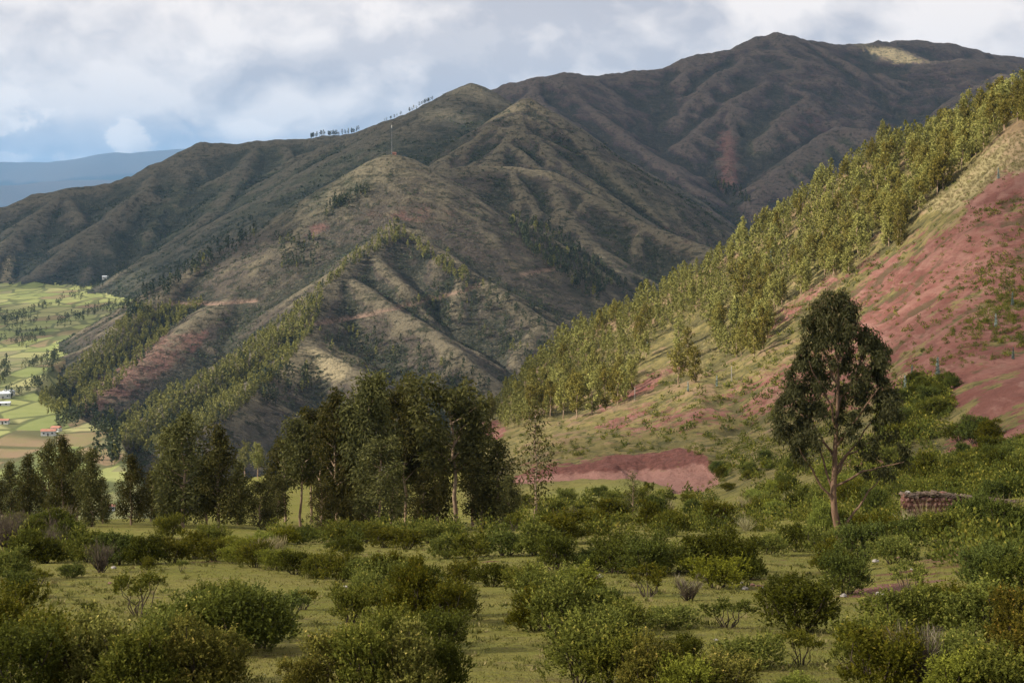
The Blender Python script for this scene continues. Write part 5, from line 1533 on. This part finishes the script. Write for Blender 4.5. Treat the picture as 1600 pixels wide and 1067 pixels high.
STN = [stone_mesh('stone', 900 + k, M_STONE if k < 3 else M_STONE_R, 0.55 + 0.1 * (k % 3)) for k in range(5)]
for px, py, wpx, k, label in [(172, 912, 9, 3, 'small dark red stone lying alone on the left meadow'), (318, 922, 8, 4, 'small dark stone on the grass behind the tall clump'), (178, 888, 12, 0, 'pale stone beside the bare brown shrub'), (95, 866, 12, 0, 'white stone at the left edge scrub'), (938, 902, 16, 0, 'pale stone at the foot of the dark thicket'),
                              (930, 905, 12, 4, 'brown stone next to the pale one at the dark thicket'), (1164, 921, 14, 1, 'whitish flat stone at the edge of the stony patch'), (1175, 914, 9, 3, 'reddish stone in the stony patch, behind the whitish one'), (1186, 916, 8, 4, 'reddish stone right of the whitish flat stone'), (1158, 911, 9, 1, 'grey stone left in the stony patch'),
                              (1192, 919, 8, 0, 'pale stone at the right end of the stony patch'), (1318, 932, 14, 1, 'white stone under the dark bush on the bare ground'), (1375, 930, 18, 0, 'large pale stone at the edge of the bare ground'), (1368, 878, 14, 1, 'whitish stone among the shrubs above the bare ground'), (1405, 872, 9, 3, 'reddish stone on the eroded bank'),
                              (1352, 945, 10, 3, 'reddish stone on the bare ground, lower left'), (1372, 948, 12, 4, 'reddish stone on the bare ground, lower right'), (1425, 890, 8, 0, 'small pale stone on top of the bare ground'), (540, 918, 10, 1, 'grey stone on the meadow below the hedge row'), (484, 994, 8, 4, 'small dark stone beside the bottom centre thicket'), (1118, 1000, 8, 0, 'small pale stone on the grass near the thin shrub'), (1186, 899, 7, 0, 'small pale stone above the stony patch'), (1178, 893, 7, 3, 'small reddish stone above the stony patch'), (1430, 768, 8, 1, 'white stone sitting on the end of the earth wall')]:
    p = ground([px], [py], 12)[0]
    w = wpx / F * p[1]
    if 'sitting on the end' in label:
        continue
    o = link('stone', STN[k])
    o.location, o.scale, o.rotation_euler = p + [0, 0, w * 0.12], (w, w * 0.8, w * 0.8), (0, 0, px)
    tag(o, label, 'stone', 'loose stones on the meadow')

# ruined red earth wall at the right
wp = ground([1410], [812], 60)[0]
u = wp[1] / F
wall = empty('earth_wall', wp, math.radians(6))
brick = [stone_mesh('block', 930 + k, M_STONE_R, 0.8) for k in range(4)]
M_MUD = plain_material('red_mud', (0.10, 0.045, 0.036), (0.18, 0.088, 0.07), 1.5, bump=0.08)
M_CAP = plain_material('dark_wall_cap', (0.07, 0.05, 0.04), (0.15, 0.11, 0.085), 2.0, bump=0.08)
gw = np.random.default_rng(13)
Lw, Hw = 205 * u, 44 * u


def lumpy_box(L, D, H, nx_, nz_, seed, amp):
    g = np.random.default_rng(seed)
    V, Fq = [], []
    ring = [(-0.5, 0), (-0.5, 0.33), (-0.5, 0.66), (-0.46, 1.0), (0, 1.04), (0.46, 1.0), (0.5, 0.66), (0.5, 0.33), (0.5, 0)]
    for i in range(nx_ + 1):
        hgt = H * (1 - 0.55 * max(0, i / nx_ - 0.25)) * (1 + 0.10 * math.sin(i * 1.7) + g.normal(0, 0.05))
        for a, b in ring:
            V.append((L * i / nx_ + g.normal(0, amp), a * D + g.normal(0, amp), b * hgt + g.normal(0, amp * 0.5) - 0.3))
    m_ = len(ring)
    for i in range(nx_):
        for k in range(m_ - 1):
            Fq.append((i * m_ + k, (i + 1) * m_ + k, (i + 1) * m_ + k + 1, i * m_ + k + 1))
    for i0 in (0, nx_):
        base = i0 * m_
        for k in range(1, m_ // 2):
            Fq.append((base + k - 1, base + k, base + m_ - 1 - k, base + m_ - k) if i0 == 0 else (base + m_ - k, base + m_ - 1 - k, base + k, base + k - 1))
    return np.array(V), np.array(Fq)


link('core', make_mesh('core', *lumpy_box(Lw, 0.55, Hw, 26, 3, 3, 0.035), [M_MUD], False), wall)
nrow = 5
for r in range(nrow):
    x = 0.05 + 0.12 * (r % 2)
    while x < Lw * 0.42:
        w = gw.uniform(0.2, 0.58)
        o = link('block', brick[int(gw.integers(4))], wall)
        o.location = (x + w / 2, -0.28, (r + 0.5) * Hw / nrow * 0.93 - 0.2)
        o.scale = (w, 0.26, Hw / nrow * gw.uniform(0.95, 1.35))
        o.rotation_euler = (0, gw.normal(0, 0.06), gw.normal(0, 0.12))
        x += w * 1.02
for k in range(4):
    o = link('block', brick[k], wall)
    o.location = (-0.02, -0.1 + 0.02 * k, (k + 0.5) * Hw / 5)
    o.scale = (0.25, 0.5, Hw / 5)
cap = []
g = np.random.default_rng(14)
for i in range(40):
    t = i / 40
    top = Hw * (1 - 0.55 * max(0, t - 0.25)) - 0.3
    V, Fq = lumpy_box(0.32, 0.75, 0.22, 1, 1, 50 + i, 0.05)
    V = V + [t * Lw, 0, top + 0.33 + g.normal(0, 0.03)]
    cap.append((V, Fq))
link('turf_cap', make_mesh('turf_cap', *join(cap), [M_CAP], False), wall)
tag(wall, 'ruined red earth wall with dark capping behind the pale grass tuft', 'wall')
o = link('stone', STN[1]); o.location = wp + np.array([0.35, 0, Hw - 0.02]); o.scale = (0.35, 0.3, 0.3)
tag(o, 'white stone sitting on the left end of the red earth wall', 'stone', 'loose stones on the meadow')

# thin posts on the slope
M_POST = plain_material('weathered_pole', (0.14, 0.125, 0.11), (0.26, 0.24, 0.22), 5)
for px, py, hpx, label in [(1143, 596, 24, 'thin pale pole on the red scrub slope left of the big crown'), (992, 625, 20, 'thin pale pole at the lower forest edge'), (1390, 355, 20, 'thin pale pole at the upper forest edge near the red slide')]:
    p = ground([px], [py], 100)[0]
    h = hpx / F * p[1]
    o = link('pole', make_mesh('pole', *tube([(0, 0, -0.3), (0.02, 0, h * 0.5), (0, 0, h), (0, 0, h + 0.02)], [0.11, 0.10, 0.085, 0.001], 7), [M_POST]))
    o.location = p
    tag(o, label, 'pole', 'poles on the right slope')

# ------------------------------------------------------------------ antenna mast and hut on the pointed hill
M_WHITE = plain_material('white_paint', (0.46, 0.46, 0.44), (0.58, 0.58, 0.56), 1.0)
M_BRICK = plain_material('orange_brick', (0.42, 0.17, 0.10), (0.52, 0.23, 0.14), 1.0)
M_TILE = plain_material('red_roof', (0.26, 0.12, 0.09), (0.36, 0.18, 0.13), 1.0)
M_GLASS = plain_material('dark_window', (0.03, 0.035, 0.04), (0.05, 0.055, 0.06), 1.0, rough=0.2)
M_TIN = plain_material('pale_tin_roof', (0.55, 0.60, 0.66), (0.70, 0.74, 0.78), 0.8, rough=0.5)
M_METAL = plain_material('galvanised_metal', (0.22, 0.22, 0.23), (0.32, 0.32, 0.33), 1.0, rough=0.4)


def box(cx_, cy_, z0_, sx, sy, sz):
    x0_, x1_, y0_, y1_, z1_ = cx_ - sx / 2, cx_ + sx / 2, cy_ - sy / 2, cy_ + sy / 2, z0_ + sz
    V = np.array([(x, y, z) for z in (z0_, z1_) for x, y in ((x0_, y0_), (x1_, y0_), (x1_, y1_), (x0_, y1_))], float)
    return V, np.array([(3, 2, 1, 0), (4, 5, 6, 7), (0, 1, 5, 4), (1, 2, 6, 5), (2, 3, 7, 6), (3, 0, 4, 7)])


mp = P3(612, 250, 1879); mp[2] = float(zat(mp[0], mp[1]))
mast = empty('antenna_mast', mp)
Hm = 36.0
for k in range(3):
    a = k * 2.094
    link('mast_leg', make_mesh('mast_leg', *tube([(0.7 * math.cos(a), 0.7 * math.sin(a), -1.5), (0.35 * math.cos(a), 0.35 * math.sin(a), Hm)], [0.10, 0.08], 5), [M_METAL]), mast)
br = []
for i in range(18):
    z = i * 2.0
    for k in range(3):
        a, b = k * 2.094, (k + 1) * 2.094
        r0_, r1_ = 0.7 - 0.35 * z / Hm, 0.7 - 0.35 * (z + 2) / Hm
        br.append(tube([(r0_ * math.cos(a), r0_ * math.sin(a), z), (r1_ * math.cos(b), r1_ * math.sin(b), z + 2)], [0.06, 0.06], 4))
link('lattice', make_mesh('lattice', *join(br), [M_METAL]), mast)
link('aerial', make_mesh('aerial', *tube([(0, 0, Hm - 1), (0, 0, Hm + 2.5), (0, 0, Hm + 2.6), (0, 0, Hm + 4)], [0.6, 0.6, 0.15, 0.1], 8), [M_WHITE]), mast)
tag(mast, 'thin lattice antenna mast on top of the pointed terraced hill', 'antenna')


def house(name, px, py, w, d, h, wallm, roofm, label, rz=0.0, rmin=600, roof_h=0.35, p=None):
    if p is None:
        p = ground([px], [py], rmin)[0]
    root = empty(name, p - [0, 0, 0.3], rz)
    link('wall', make_mesh('wall', *box(0, 0, -1.2, w, d, h + 1.2), [wallm], False), root)
    rh = h * roof_h
    V = np.array([(-w / 2 - .4, -d / 2 - .4, h - 0.05), (w / 2 + .4, -d / 2 - .4, h - 0.05), (w / 2 + .4, d / 2 + .4, h - 0.05), (-w / 2 - .4, d / 2 + .4, h - 0.05), (-w / 2 - .4, 0, h + rh), (w / 2 + .4, 0, h + rh)])
    me = bpy.data.meshes.new('roof')
    me.from_pydata([tuple(v) for v in V], [], [(0, 1, 5, 4), (2, 3, 4, 5), (0, 4, 3), (1, 2, 5), (3, 2, 1, 0)])
    me.materials.append(roofm)
    link('roof', me, root)
    for k in range(3):
        x = (k - 1) * w * 0.3
        if k == 1:
            link('door', make_mesh('door', *box(x, -d / 2, 0.1, 1.0, 0.12, 2.1), [M_STEM], False), root)
        else:
            link('window', make_mesh('window', *box(x, -d / 2, h * 0.42, 1.2, 0.12, 1.1), [M_GLASS], False), root)
    tag(root, label, 'house')
    return root


hp = P3(616, 247, 1881); hp[2] = float(zat(hp[0], hp[1])) + 0.3
house('hut', 616, 240, 5, 4, 2.4, M_BRICK, M_TILE, 'tiny orange hut beside the antenna mast on the pointed hill', p=hp)
house('farmhouse', 76, 680, 9.5, 6, 3.6, M_WHITE, M_TILE, 'white farmhouse with a red roof among the bright valley fields', 0.15)
house('farmhouse', 88, 674, 6, 5, 3.2, M_WHITE, M_TILE, 'small red-roofed outbuilding right behind the white farmhouse', -0.2)
house('house', 5, 622, 12, 7, 4.5, M_WHITE, M_TIN, 'white house with pale roof among dark trees at the left edge', 0.3)
house('house', 14, 618, 8, 6, 4.0, M_WHITE, M_TIN, 'second white house among dark trees, a little right of the edge', -0.3)
house('long_shed', 2, 633, 14, 7, 2.5, M_WHITE, M_TIN, 'long pale-roofed shed at the left edge below the trees', 0.2)
house('house', 5, 662, 8, 5, 3.0, M_WHITE, M_TILE, 'low white house beside the dirt track at the left edge', 0.1)
house('house', 165, 436, 12, 8, 5.0, M_WHITE, M_TIN, 'far white house on the ridge above the dark tree row', 0.1, 1800)
house('house', 173, 797, 4.2, 3.5, 2.6, M_TIN, M_TILE, 'little pale blue house glimpsed in the gap of the left grove', 0.2, 60)
